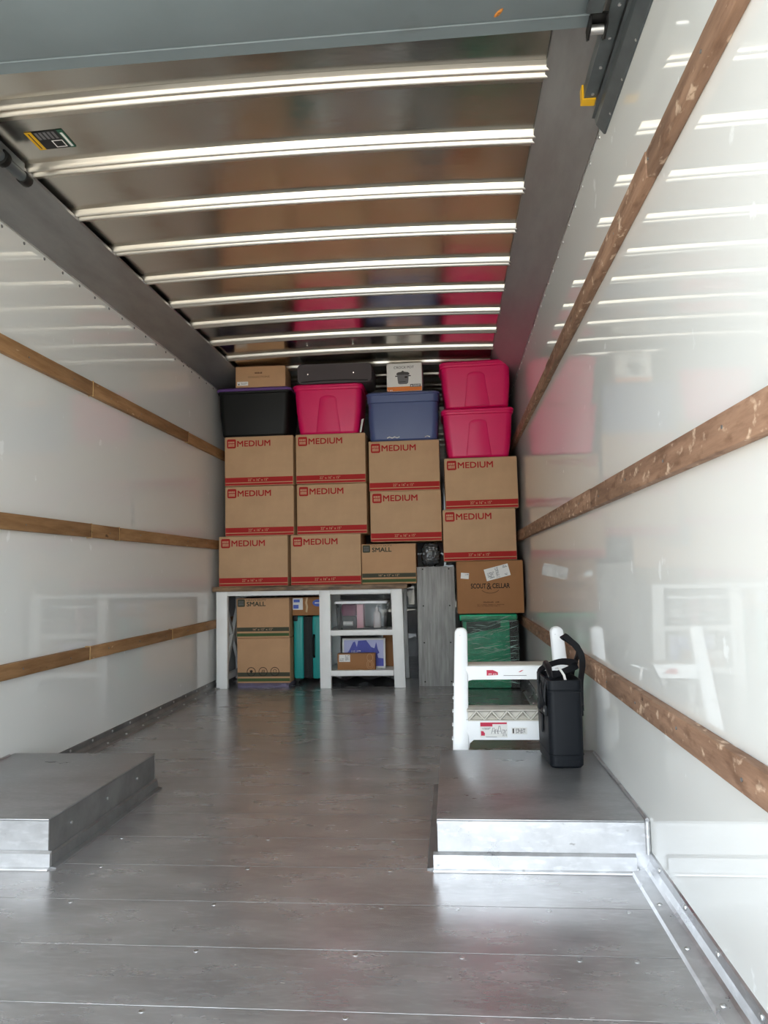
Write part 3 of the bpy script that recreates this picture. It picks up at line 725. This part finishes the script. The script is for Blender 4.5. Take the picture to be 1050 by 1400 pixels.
for zs in (0.402, 0.092):
    MB().box(dx(-0.941), dx(-0.456), 0.022, 0.068, zs, zs+0.042).build('shelf_rail', DESKW, dk, bevel=0.002)
    MB().box(dx(-0.985), dx(-0.41), 0.07, 0.549, zs+0.012, zs+0.034).build('shelf', DESKW, dk, bevel=0.002)
for x in (-1.808, -0.412):
    # crossed side braces between the front and back legs
    MB().bar((dx(x), 0.068, 0.10), (dx(x), 0.552, 0.70), 0.03, 0.045, (1, 0, 0)).build('side_brace', DESKW, dk, bevel=0.002)
    MB().bar((dx(x)-0.001, 0.068, 0.70), (dx(x)-0.001, 0.552, 0.10), 0.026, 0.045, (1, 0, 0)).build('side_brace', DESKW, dk, bevel=0.002)
    MB().box(dx(x)-0.02, dx(x)+0.02, 0.07, 0.55, 0.055, 0.10).build('side_stretcher', DESKW, dk, bevel=0.002)

# contents of the desk's shelves
cb = thing('clear_bin', 'clear plastic bin with white lid on the upper desk shelf', 'bin', (-0.712, 5.895, 0.4365))
rings = [rrect(0.375, 0.27, 0.03, 0.0), rrect(0.38, 0.275, 0.03, 0.008), rrect(0.405, 0.30, 0.03, 0.212)]
inn = [rrect(0.400, 0.295, 0.03, 0.211), rrect(0.376, 0.271, 0.03, 0.010), rrect(0.36, 0.26, 0.03, 0.009)]
MB().loft([[(p[0], p[1]+0.15, p[2]) for p in r] for r in rings]).build('body', CLEARP, cb, angle=30)
rings = [rrect(0.412, 0.306, 0.03, 0.210), rrect(0.428, 0.320, 0.034, 0.208), rrect(0.428, 0.320, 0.034, 0.226), rrect(0.40, 0.29, 0.03, 0.230)]
MB().loft([[(p[0], p[1]+0.15, p[2]) for p in r] for r in rings]).build('lid', STOOLW, cb, angle=40)
for s in (-1, 1):
    MB().box(s*0.206-0.006, s*0.206+0.006, 0.10, 0.20, 0.165, 0.214).build('latch', CLEARP, cb, bevel=0.002)
zb = 0.449
pg = MB().loft([rrect(0.11, 0.09, 0.02, 0.0), rrect(0.125, 0.10, 0.025, 0.04), rrect(0.12, 0.09, 0.025, 0.085), rrect(0.09, 0.05, 0.02, 0.098)]).build('cloth_pouch', MAROON); pg.location = (-0.815, 6.01, 0.545)
tag(pg, 'folded maroon cloth pouch inside the clear bin', 'pouch')
cl = MB().loft([rrect(0.12, 0.10, 0.02, 0.0), rrect(0.13, 0.11, 0.03, 0.04), rrect(0.115, 0.10, 0.03, 0.09), rrect(0.08, 0.06, 0.02, 0.0955)]).build('cloth_bundle', DKGREY); cl.location = (-0.82, 6.01, zb)
tag(cl, 'dark grey cloth bundle at the bottom of the clear bin', 'cloth')
ro = thing('paper_roll', 'short pale paper roll lying in the clear bin', 'roll', (-0.82, 5.942, 0.487))
MB().cyl((-0.035, 0, 0), 0.018, 0.075, 'x', 14).build('roll', PAPER, ro); MB().cyl((-0.037, 0, 0), 0.006, 0.079, 'x', 10).build('core', KRAFT2, ro)
lp = MB().box(-0.026, 0.026, -0.06, 0.06, 0, 0.188).build('pink_carton', LPINK, bevel=0.002); lp.location = (-0.722, 6.0, zb)
tag(lp, 'tall light pink carton inside the clear bin', 'box')
bt = thing('lotion_bottle', 'cream lotion bottle inside the clear bin', 'bottle', (-0.590, 5.985, zb))
MB().loft([rrect(0.058, 0.045, 0.016, 0.0), rrect(0.062, 0.048, 0.018, 0.006), rrect(0.062, 0.048, 0.018, 0.105), rrect(0.05, 0.04, 0.016, 0.122), rrect(0.028, 0.028, 0.012, 0.132)]).build('body', CREAM, bt)
MB().cyl((0, 0, 0.132), 0.015, 0.026, 'z', 14).build('cap', CREAM, bt)
MB().tube([(0, 0, 0.158), (0, 0, 0.176), (0.012, -0.01, 0.182), (0.026, -0.022, 0.178)], 0.006, 8).build('pump', PAPER, bt)

pcz = 0.1265
pc = thing('parcel', 'small brown parcel with white label on the lower desk shelf', 'box', (-0.752, 5.885, pcz))
MB().box(-0.148, 0.148, 0, 0.07, 0, 0.130).build('body', KRAFT2, pc, bevel=0.002)
lb = patch(MB(), -0.135, -0.048, 0.066, 0.122, -0.0001, 0.0008).build('label', PAPER, pc)
g = scribble(MB(), -0.130, 0.072, 0.035, 0.02, -0.001, 3, 31); scribble(g, -0.085, 0.076, 0.032, 0.042, -0.001, 5, 32); g.build('label_print', GREYP, lb)
g = MB()
for k in range(16):
    a0, a1 = 2*PI*k/16, 2*PI*(k+1)/16
    for (r_, cz) in ((0.034, 0.045), (0.020, 0.045), (0.030, 0.098)):
        g.bar((0.108+r_*.75*math.cos(a0), -0.0004, cz+r_*math.sin(a0)), (0.108+r_*.75*math.cos(a1), -0.0004, cz+r_*math.sin(a1)), 0.003, 0.0005, (0, 0, 1))
g.build('printed_emblem', KRAFT3, pc)
pcw = thing('picture_panel', 'white-bordered picture of blue mountains behind the brown parcel', 'picture', (-0.705, 6.0, pcz+0.002), (-0.04, 0, 0))
PWD, PH = 0.345, 0.235
MB().box(-PWD/2, PWD/2, 0, 0.022, 0, PH).build('panel', PAPER, pcw, bevel=0.002)
sk = patch(MB(), -PWD/2+0.014, PWD/2-0.014, 0.014, PH-0.014, -0.0001, 0.0006).build('sky_print', LILAC, pcw)
MB().extrude([(-0.155, 0.10), (-0.12, 0.135), (-0.085, 0.205), (-0.07, 0.21), (-0.055, 0.165), (-0.045, 0.215), (0.02, 0.22), (0.06, 0.165), (0.10, 0.15), (0.115, 0.08), (0.158, 0.075), (0.158, 0.016), (-0.155, 0.016)], 'y', -0.0014, -0.0007).build('mountain_print', BLUEPR, sk)
MB().extrude([(0.085, 0.15), (0.100, 0.205), (0.112, 0.15), (0.125, 0.12), (0.110, 0.11)], 'y', -0.0018, -0.0008).build('peak_print', BLUEPR, sk)
scribble(MB(), -0.10, 0.118, 0.075, 0.022, -0.0015, 2, 17).build('caption_print', PAPER, sk)
bc = link('brown_carton', carton_mesh(0.10, 0.15, 0.26, KRAFT2), None, (-0.510, 6.14, 0.1265))
tag(bc, 'brown carton in shadow at the right end of the lower desk shelf', 'box')
dc = MB(); n = 20
rings = [[(-0.30+0.6*i/n, 0.02*math.sin(i*1.3)+y_, (0.016+0.014*math.sin(i*0.9+y_*9)*(1 if z_ else 0)) if z_ else 0.001) for (y_, z_) in ((-0.16, 0), (0.16, 0), (0.17, 1), (-0.15, 1))] for i in range(n+1)]
o = dc.loft(rings).build('black_cloth', BLACKF); o.location = (-0.70, 6.07, 0.0)
tag(o, 'crumpled black cloth on the floor below the desk shelves', 'cloth')

# under the left half of the desk: sheet, suitcase, printed carton
sh = MB()
rings = []
for i in range(25):
    x = -0.205+0.41*i/24
    rings.append([(x, -0.030-0.012*math.sin(i*.8), 0.0), (x, 0.33, 0.0), (x, 0.33, 0.030), (x, -0.012, 0.030), (x, -0.034-0.012*math.sin(i*.8), 0.010+0.006*math.sin(i*.7)**2)])
o = sh.loft(rings).build('folded_sheet', LAV, angle=50); o.location = (-1.488, 5.90, 0.001)
tag(o, 'thin folded lavender sheet on the floor under the lowest small carton', 'sheet')

st = thing('suitcase', 'teal hard-shell suitcase with black trim under the desk', 'suitcase', (-1.150, 6.0, 0))
for (x0, x1) in ((-0.122, -0.040), (0.030, 0.125)):
    MB().box(x0, x1, 0.0, 0.36, 0.045, 0.548).build('shell', TEAL, st, bevel=0.018, seg=3)
    for k in range(2):
        xx = x0+(x1-x0)*(0.35+0.3*k)
        MB().box(xx-0.004, xx+0.004, -0.003, 0.02, 0.10, 0.50).build('shell_rib', TEAL, st, bevel=0.001)
MB().box(-0.042, 0.032, 0.006, 0.355, 0.055, 0.543).build('zip_gusset', BLACKF, st, bevel=0.008)
MB().box(-0.010, 0.002, 0.001, 0.012, 0.08, 0.53).build('zip', BLACKPL, st)
MB().tube([(0.045, 0.002, 0.22), (0.045, -0.022, 0.24), (0.047, -0.026, 0.30), (0.047, -0.022, 0.375), (0.045, 0.002, 0.395)], 0.009, 8).build('carry_handle', BLACKPL, st)
for x in (-0.095, 0.098):
    for yy_ in (0.035, 0.32):
        wh = MB().cyl((x-0.014, yy_, 0.026), 0.0255, 0.028, 'x', 16).build('wheel', BLACKPL, st, bevel=0.003)
        MB().box(x-0.024, x+0.024, yy_-0.030, yy_+0.026, 0.030, 0.075).build('wheel_housing', BLACKPL, st, bevel=0.006)
MB().box(-0.125, -0.085, -0.004, 0.03, 0.505, 0.552).build('corner_guard', BLACKPL, st, bevel=0.008)
pb = link('printed_carton', carton_mesh(0.255, 0.28, 0.145, KRAFT2), None, (-1.151, 5.99, 0.553))
tag(pb, 'brown carton with blue stickers lying on the teal suitcase', 'box')
bl = patch(MB(), -0.122, -0.040, 0.045, 0.140, -0.0001, 0.0008).build('shipping_label', PAPER, pb)
g = patch(MB(), -0.115, -0.065, 0.105, 0.128, -0.0009, 0.0004); patch(g, -0.118, -0.075, 0.055, 0.085, -0.0009, 0.0004); g.build('label_print', BLUEST, bl)
MB().extrude([(-0.02, 0.03), (-0.005, 0.022), (0.004, 0.07), (-0.006, 0.10), (0.004, 0.142), (-0.012, 0.142), (-0.02, 0.10), (-0.012, 0.07)], 'y', -0.0012, -0.0001).build('torn_tape', TAPE, pb)
ov = MB().extrude([(0.085+0.046*math.cos(2*PI*k/20), 0.098+0.028*math.sin(2*PI*k/20)) for k in range(20)], 'y', -0.0008, -0.0001).build('oval_sticker', BLUEST, pb)
patch(MB(), 0.058, 0.112, 0.094, 0.102, -0.0009, 0.0005).build('sticker_print', PAPER, ov)

# ------------------------------------------------------------------ bookcase seen from its side
bk = thing('bookcase', 'grey wood-look bookcase with screwed side panel facing out', 'bookcase', (-0.117, 5.90, 0))
MB().box(-0.147, 0.147, 0.0, 0.016, 0, 0.923).build('side_panel', GREYW, bk, bevel=0.0015)
MB().box(-0.147, 0.147, 0.584, 0.60, 0, 0.923).build('side_panel', GREYW, bk, bevel=0.0015)
MB().box(-0.147, -0.141, 0.017, 0.583, 0.03, 0.906).build('back_panel', GREYW, bk)
for zs in (0.035, 0.335, 0.620, 0.906):
    MB().box(-0.140, 0.145, 0.0165, 0.5835, zs-0.008, zs+0.008).build('shelf', GREYW, bk)
    for x in (-0.100, 0.105):
        MB().cyl((x, -0.0012, zs-0.002), 0.006, 0.0015, 'y', 10).build('screw_head', SCREW, bk)

# black plastic bag crammed on the bookcase
bm = bmesh.new(); bmesh.ops.create_icosphere(bm, subdivisions=5, radius=1.0)
from mathutils import noise as mn
for v in bm.verts:
    p = v.co.copy()
    n1 = mn.noise(p*1.9+Vector((3, 1, 7))); n2 = abs(mn.noise(Vector((p.x*4+p.z*3, p.y*4, p.z*6-p.x*2)))); n3 = abs(mn.noise(p*9))
    q = Vector((math.copysign(abs(p.x)**0.7, p.x), math.copysign(abs(p.y)**0.7, p.y), math.copysign(abs(p.z)**0.7, p.z)))
    r = 1+0.10*n1+0.22*n2+0.07*n3
    q = q*r
    v.co = (q.x*0.070, q.y*0.10, max(-0.095, min(0.098, q.z*0.086)))
me = D.meshes.new('plastic_bag'); bm.to_mesh(me); bm.free(); me.materials.append(BAGM); me.shade_smooth()
o = link('plastic_bag', me, None, (-0.152, 6.01, 1.0195)); tag(o, 'shiny black plastic bag crammed on top of the grey bookcase', 'bag')

# ------------------------------------------------------------------ green wrapped bundle
gr = thing('wrapped_bundle', 'green boards bundled in clear stretch film behind the step stool', 'bundle', (0.285, 5.72, 0))
MB().box(-0.200, 0.150, 0.03, 0.40, 0.005, 0.505).build('green_board', GREENB, gr, bevel=0.01)
MB().box(-0.225, 0.205, 0.01, 0.42, 0.507, 0.556).build('green_top', GREENB, gr, bevel=0.012)
MB().box(0.152, 0.220, 0.04, 0.42, 0.005, 0.505).build('black_board', BLACKPL, gr, bevel=0.006)
MB().hexa([(-0.175, 0.018, 0.410), (0.08, 0.018, 0.455), (0.08, 0.028, 0.455), (-0.175, 0.028, 0.410), (-0.175, 0.018, 0.50), (0.08, 0.018, 0.503), (0.08, 0.028, 0.503), (-0.175, 0.028, 0.50)]).build('dark_panel', DKGREEN, gr)
bm = bmesh.new(); nx, nz = 40, 60
vs = []
def film_at(u, z):     # rounded rectangular wrap round the bundle
    p = rrect(0.405+0.035*(z > 0.5), 0.41, 0.03, z, 12, cx=0.002, cy=0.212)
    return Vector(p[u % len(p)])
ring_n = len(rrect(1, 1, .1, 0, 12))
RN = 104
def wrap_pt(t, z):
    # walk round the rectangle evenly
    w_, d_ = 0.408, 0.412
    P = 2*(w_+d_); s_ = t*P
    if s_ < w_: p = Vector((-w_/2+s_, 0, z))
    elif s_ < w_+d_: p = Vector((w_/2, s_-w_, z))
    elif s_ < 2*w_+d_: p = Vector((w_/2-(s_-w_-d_), d_, z))
    else: p = Vector((-w_/2, d_-(s_-2*w_-d_), z))
    return p
rings = []
for j in range(60):
    z = 0.01+0.535*j/59; ring = []
    for i in range(RN):
        p = wrap_pt(i/RN, z); c = Vector((0, 0.206, z)); d = (p-c); d.z = 0; d.normalize()
        slope = p.x*0.35
        cr = abs(mn.noise(Vector((p.x*3, p.y*3, (z-slope)*38))))*0.012+mn.noise(Vector((p.x*9, p.y*9, z*18)))*0.004
        ring.append(tuple(p+d*(0.006+cr)+Vector((0.004-0.004, 0.006, 0))))
    rings.append(ring)
MB().loft(rings, cap=False).build('stretch_film', FILM, gr, angle=180)
# bunched folds of the film: slanting glossy ridges, coloured pale to stand in for highlights
FOLD_GLINT = mat('film_fold', rgb(176, 222, 206), 0.15, 0, spec=0.8)
rf = random.Random(12); fo = MB()
for k in range(95):
    z = rf.uniform(0.05, 0.53); x = rf.uniform(-0.21, 0.16); L_ = rf.uniform(0.02, 0.12)*(1.0 if k % 4 else 1.8); sl = rf.choice((0.22, 0.30, 0.12, -0.15))*rf.uniform(.6, 1.2)
    if x+L_ > 0.215: L_ = 0.215-x
    pts = [(x+L_*t_, -0.016-rf.uniform(0, .002), min(0.545, z+sl*L_*t_+rf.uniform(-.003, .003))) for t_ in (0, .25, .5, .75, 1)]
    r0 = rf.uniform(0.0006, 0.0018); fo.tube(pts, [r0*.3, r0, r0*1.2, r0, r0*.3], 5)
o = fo.build('film_fold_glints', FOLD_GLINT, gr); o['kind'] = 'stuff'

# ------------------------------------------------------------------ step stool
ss = thing('step_stool', 'white two-step folding stool behind the right wheel well', 'step stool', (0.262, 3.40, 0))
SX = 0.262
def rail(xb0, xb1, xt0, xt1):
    """front rail: leans back from floor to rounded top, channel-shaped in section"""
    yb, yt, zt = -0.135, 0.085, 0.600
    rings = []
    for k in range(15):
        u = k/14.0; z = u*zt
        x0 = xb0+(xt0-xb0)*u; x1 = xb1+(xt1-xb1)*u; y = yb+(yt-yb)*u; dep = 0.075-0.025*u
        rnd = 0.0
        rings.append([(x0-SX, y+0.006, z), (x0-SX+0.006, y, z), (x1-SX-0.006, y, z), (x1-SX, y+0.006, z), (x1-SX, y+dep, z), (x0-SX, y+dep, z)])
    # rounded head
    x0, x1, y, dep = xt0, xt1, yt, 0.050; cx = (x0+x1)/2; hw = (x1-x0)/2
    for k in range(1, 7):
        a = PI/2*k/6; s_ = math.cos(a)*0.97+0.03; zz = zt+0.026*math.sin(a)
        rings.append([(cx-SX-hw*s_, y+0.006+.008*(1-s_), zz), (cx-SX-(hw-0.006)*s_, y+.01*(1-s_), zz), (cx-SX+(hw-0.006)*s_, y+.01*(1-s_), zz), (cx-SX+hw*s_, y+0.006+.008*(1-s_), zz), (cx-SX+hw*s_, y+dep-.01*(1-s_), zz), (cx-SX-hw*s_, y+dep-.01*(1-s_), zz)])
    return MB().loft(rings).build('front_rail', STOOLW, ss, angle=50)
RL = rail(-0.014, 0.058, 0.012, 0.070); RR = rail(0.462, 0.532, 0.448, 0.504)
for (r_, x) in ((RL, 0.036-SX), (RR, 0.466-SX)):
    MB().cyl((x, 0.082, 0.588), 0.005, 0.006, 'y', 10).build('rail_screw', SCREW, r_)
# rear legs
for (xb, xt) in ((0.030, 0.050), (0.500, 0.475)):
    MB().bar((xb-SX, 0.36, 0.0), (xt-SX, 0.15, 0.42), 0.035, 0.03, (1, 0, 0)).build('rear_leg', STOOLW, ss, bevel=0.004)
MB().bar((0.045-SX, 0.17, 0.41), (0.48-SX, 0.17, 0.41), 0.03, 0.02, (0, 0, 1)).build('rear_brace', STOOLW, ss, bevel=0.003)
# outside ribs of the left rail
for k in range(6):
    z = 0.10+k*0.055; u = z/0.6
    MB().box(-0.014+0.026*u-0.005-SX, -0.014+0.026*u+0.001-SX, -0.135+0.22*u+0.012, -0.135+0.22*u+0.060, z, z+0.006).build('rail_rib', STOOLW, RL)
# upper step: deck and front panel with rounded lower corners
yU = -0.135+0.22*(0.44/0.6)+0.012
MB().box(0.060-SX, 0.466-SX, yU+0.002, yU+0.140, 0.447, 0.462).build('upper_deck', STOOLG, ss, bevel=0.004)
xa, xb_ = 0.058-SX, 0.468-SX
pts = [(xa, 0.459), (xb_, 0.459), (xb_, 0.372)]
pts += [(xb_-0.012-0.018*math.sin(a), 0.396-0.0+0.004*math.sin(a)) for a in (0.0, 0.5, 1.0, PI/2)]
pts += [(xa+0.012+0.018*math.sin(a), 0.396+0.004*math.sin(a)) for a in (PI/2, 1.0, 0.5, 0.0)]
pts += [(xa, 0.372)]
up_ = MB().extrude(pts, 'y', yU-0.012, yU+0.006).build('upper_front_panel', STOOLW, ss)
lb = MB().extrude([(0.150-SX, 0.418), (0.150-SX, 0.442), (0.178-SX, 0.442), (0.200-SX, 0.432), (0.200-SX, 0.420)], 'y', yU-0.0128, yU-0.0119).build('red_sticker', REDL, up_)
scribble(MB(), 0.158-SX, 0.421, 0.034, 0.006, yU-0.0129, 1, 40).build('sticker_print', PAPER, lb)
MB().extrude([(0.290-SX, 0.432), (0.305-SX, 0.440), (0.314-SX, 0.441), (0.300-SX, 0.433)], 'y', yU-0.0128, yU-0.0119).build('red_mark', REDL, up_)
patch(MB(), 0.225-SX, 0.326-SX, 0.4165, 0.4185, yU-0.012, 0.0006).build('fine_print_line', GREYP, up_)
# lower step: deck, zig-zag ribbed edge, front panel
yL = -0.135+0.22*(0.27/0.6)+0.004
MB().box(0.056-SX, 0.470-SX, yL-0.02, yL+0.085, 0.270, 0.284).build('lower_deck', STOOLG, ss, bevel=0.004)
ed = MB().box(0.060-SX, 0.466-SX, yL-0.020, yL-0.012, 0.236, 0.284).build('ribbed_edge', STOOLG, ss)
for z0 in (0.236, 0.279): MB().box(0.060-SX, 0.466-SX, yL-0.036, yL-0.020, z0, z0+0.005).build('edge_lip', STOOLG, ed)
nT = 12; x0 = 0.064-SX; stp = 0.398/nT
for k in range(nT):
    a = x0+stp*k
    MB().bar((a, yL-0.028, 0.242 if k % 2 == 0 else 0.278), (a+stp, yL-0.028, 0.278 if k % 2 == 0 else 0.242), 0.006, 0.014, (0, 0, 1)).build('zigzag_rib', STOOLG, ed)
    if k % 2 == 0:   # sloping web inside each upright triangle
        MB().add([(a+stp*0.25, yL-0.0205, 0.242), (a+stp*1.75, yL-0.0205, 0.242), (a+stp, yL-0.034, 0.262), (a+stp*0.25, yL-0.0195, 0.242), (a+stp*1.75, yL-0.0195, 0.242), (a+stp, yL-0.0195, 0.272)],
                 [(0, 1, 2), (1, 4, 5, 2), (0, 2, 5, 3), (3, 5, 4), (0, 3, 4, 1)]).build('triangle_web', STOOLG, ed)
xa, xb_ = 0.052-SX, 0.472-SX
pts = [(xa, 0.240), (xb_, 0.240), (xb_, 0.120), (xb_-0.010, 0.120), (xb_-0.014, 0.142), (xb_-0.030, 0.156), (xa+0.030, 0.156), (xa+0.014, 0.142), (xa+0.010, 0.120), (xa, 0.120)]
yF = yL-0.034
lo = MB().extrude(pts, 'y', yF, yF+0.02).build('lower_front_panel', STOOLW, ss)
lb = patch(MB(), 0.110-SX, 0.228-SX, 0.166, 0.232, yF, 0.0006).build('instruction_label', PAPER, lo)
g = patch(MB(), 0.112-SX, 0.226-SX, 0.223, 0.230, yF-0.0007, 0.0005); patch(g, 0.112-SX, 0.164-SX, 0.213, 0.2235, yF-0.0007, 0.0005)
g.extrude([(0.114-SX, 0.174), (0.114-SX, 0.194), (0.124-SX, 0.193), (0.131-SX, 0.184), (0.130-SX, 0.174)], 'y', yF-0.0012, yF-0.0007); g.build('red_print', REDL, lb)
g = MB()
for (xc_, hh) in ((0.168, 0.026), (0.180, 0.020), (0.194, 0.034)):
    for s in (-1, 1): g.bar((xc_-SX+s*0.009, yF-0.0009, 0.182), (xc_-SX+s*0.002, yF-0.0009, 0.182+hh), 0.0018, 0.0004)
    g.box(xc_-SX-0.006, xc_-SX+0.006, yF-0.0011, yF-0.0007, 0.192, 0.1935)
g.build('stool_diagram', GREYP, lb)
g = scribble(MB(), 0.207-SX, 0.172, 0.018, 0.028, yF-0.0007, 5, 51); scribble(g, 0.116-SX, 0.200, 0.04, 0.008, yF-0.0007, 2, 52); g.box(0.135-SX, 0.182-SX, yF-0.0011, yF-0.0007, 0.168, 0.1695); g.build('fine_print', GREYP, lb)
lb = patch(MB(), 0.246-SX, 0.312-SX, 0.180, 0.208, yF, 0.0006).build('capacity_label', PAPER, lo)
g = patch(MB(), 0.250-SX, 0.256-SX, 0.184, 0.204, yF-0.0007, 0.0005); scribble(g, 0.264-SX, 0.184, 0.04, 0.020, yF-0.0007, 3, 53); g.build('label_print', BLACKP, lb)

# ------------------------------------------------------------------ black tote bag on the wheel well
tb = thing('tote_bag', 'stiff black tote bag with two strap handles on the wheel well', 'bag', (0.411, 3.035, 0.1465), (0, 0, 0.05))
BW, BD, BH = 0.126, 0.270, 0.325
rings = [rrect(BW-0.012, BD-0.02, 0.022, 0.0, 5), rrect(BW, BD-0.006, 0.026, 0.008, 5), rrect(BW+0.002, BD-0.002, 0.026, 0.050, 5), rrect(BW+0.004, BD, 0.026, 0.16, 5), rrect(BW-0.002, BD+0.002, 0.022, 0.29, 5), rrect(BW-0.004, BD+0.004, 0.02, BH, 5),
         rrect(BW-0.012, BD-0.004, 0.018, BH, 5), rrect(BW-0.014, BD-0.006, 0.018, BH-0.03, 5), rrect(BW-0.03, BD-0.02, 0.018, 0.05, 5)]
MB().loft(rings).build('body', TOTE, tb, angle=30)
for (z0, z1) in ((0.046, 0.050), (BH-0.046, BH-0.040)):
    o_ = 0.006
    rr = [rrect(BW+0.002+o_*.3, BD+o_*.3, 0.026, z0, 5), rrect(BW+o_, BD+o_, 0.027, z0+0.001, 5), rrect(BW+o_, BD+o_, 0.027, z1-0.001, 5), rrect(BW+0.002+o_*.3, BD+o_*.3, 0.026, z1, 5)]
    MB().loft(rr, cap=False).build('moulded_band', TOTE, tb, angle=30)
rr = [rrect(BW-0.001, BD+0.007, 0.022, BH-0.038, 5), rrect(BW+0.002, BD+0.010, 0.022, BH-0.036, 5), rrect(BW+0.002, BD+0.010, 0.022, BH-0.002, 5), rrect(BW-0.004, BD+0.004, 0.02, BH, 5)]
MB().loft(rr, cap=False).build('rim', TOTE, tb, angle=30)
scribble(MB(), -0.03, 0.022, 0.075, 0.007, -BD/2-0.0004, 1, 61).build('embossed_lettering', STRAP, tb)
def arc(p0, p1, apex, n=16):
    """quadratic-ish handle curve from p0 over apex to p1"""
    p0, p1, ap = Vector(p0), Vector(p1), Vector(apex); c = ap*2-(p0+p1)/2
    pts = []
    for k in range(n+1):
        t = k/n
        pts.append(p0*(1-t)**2+c*2*t*(1-t)+p1*t*t)
    return pts
xl, xr = -BW/2-0.004, BW/2+0.004
def smooth_path(pts, n=5):
    """Catmull-Rom through the points"""
    P = [Vector(q) for q in pts]; P = [P[0]]+P+[P[-1]]; out = []
    for i in range(1, len(P)-2):
        for k in range(n):
            t = k/n; a_, b_, c_, d_ = P[i-1], P[i], P[i+1], P[i+2]
            out.append(0.5*((2*b_)+(c_-a_)*t+(2*a_-5*b_+4*c_-d_)*t*t+(3*b_-a_-3*c_+d_)*t**3))
    out.append(P[-2]); return out
# one handle flops across the opening, the other stands up and leans back over
hl = smooth_path([(xl, 0.065, 0.20), (xl-0.001, 0.065, 0.30), (xl+0.010, 0.062, 0.340), (xl+0.075, 0.030, 0.372), (xl+0.118, -0.020, 0.376), (xl+0.125, -0.050, 0.366), (xl+0.090, -0.066, 0.352), (xl+0.040, -0.080, 0.336), (xl+0.006, -0.085, 0.318), (xl-0.002, -0.085, 0.27), (xl, -0.085, 0.20)])
MB().ribbon(hl, (0.15, 0.75, 0.55), 0.029, 0.005).build('handle', STRAP, tb, angle=60)
hr = smooth_path([(xr, -0.085, 0.20), (xr+0.001, -0.085, 0.30), (xr+0.012, -0.082, 0.37), (xr+0.010, -0.070, 0.415), (xr-0.010, -0.045, 0.450), (xr-0.034, -0.012, 0.476), (xr-0.036, 0.018, 0.474), (xr-0.004, 0.040, 0.452), (xr+0.028, 0.050, 0.418), (xr+0.016, 0.058, 0.37), (xr-0.002, 0.062, 0.31), (xr, 0.065, 0.20)])
MB().ribbon(hr, (0.75, 0.6, 0.25), 0.029, 0.005).build('handle', STRAP, tb, angle=60)
for x in (xl-0.001, xr+0.001):
    for yy_ in (-0.085, 0.065):
        MB().box(x-0.004, x+0.004, yy_-0.016, yy_+0.016, 0.185, 0.225).build('strap_keeper', STRAP, tb, bevel=0.002)
        MB().cyl((x-0.006, yy_, 0.205), 0.006, 0.012, 'x', 10).build('snap_stud', CHROME, tb)
# loose closing strap on the left and folded top flap
MB().ribbon([(xl-0.003, -0.02, 0.30), (xl-0.010, -0.04, 0.285), (xl-0.014, -0.075, 0.25), (xl-0.012, -0.105, 0.225)], (0.2, 0.5, 1), 0.022, 0.004).build('closing_strap', STRAP, tb, angle=60)
MB().tube([(xl+0.02, -0.11, BH+0.004), (xl+0.025, -0.03, BH+0.035), (xl+0.03, 0.05, BH+0.04), (xl+0.03, 0.12, BH+0.006)], [0.008, 0.013, 0.013, 0.008], 10).build('folded_liner', STRAP, tb)
MB().ribbon([(0.012, -0.10, BH-0.02), (0.006, -0.09, BH+0.012), (-0.006, -0.06, BH+0.036), (-0.012, -0.03, BH+0.03)], (1, 0.3, 0), 0.009, 0.003).build('white_tag', PAPER, tb)
MB().box(xl-0.006, xl, -0.02, 0.03, 0.11, 0.18).build('side_pocket', STRAP, tb, bevel=0.002)
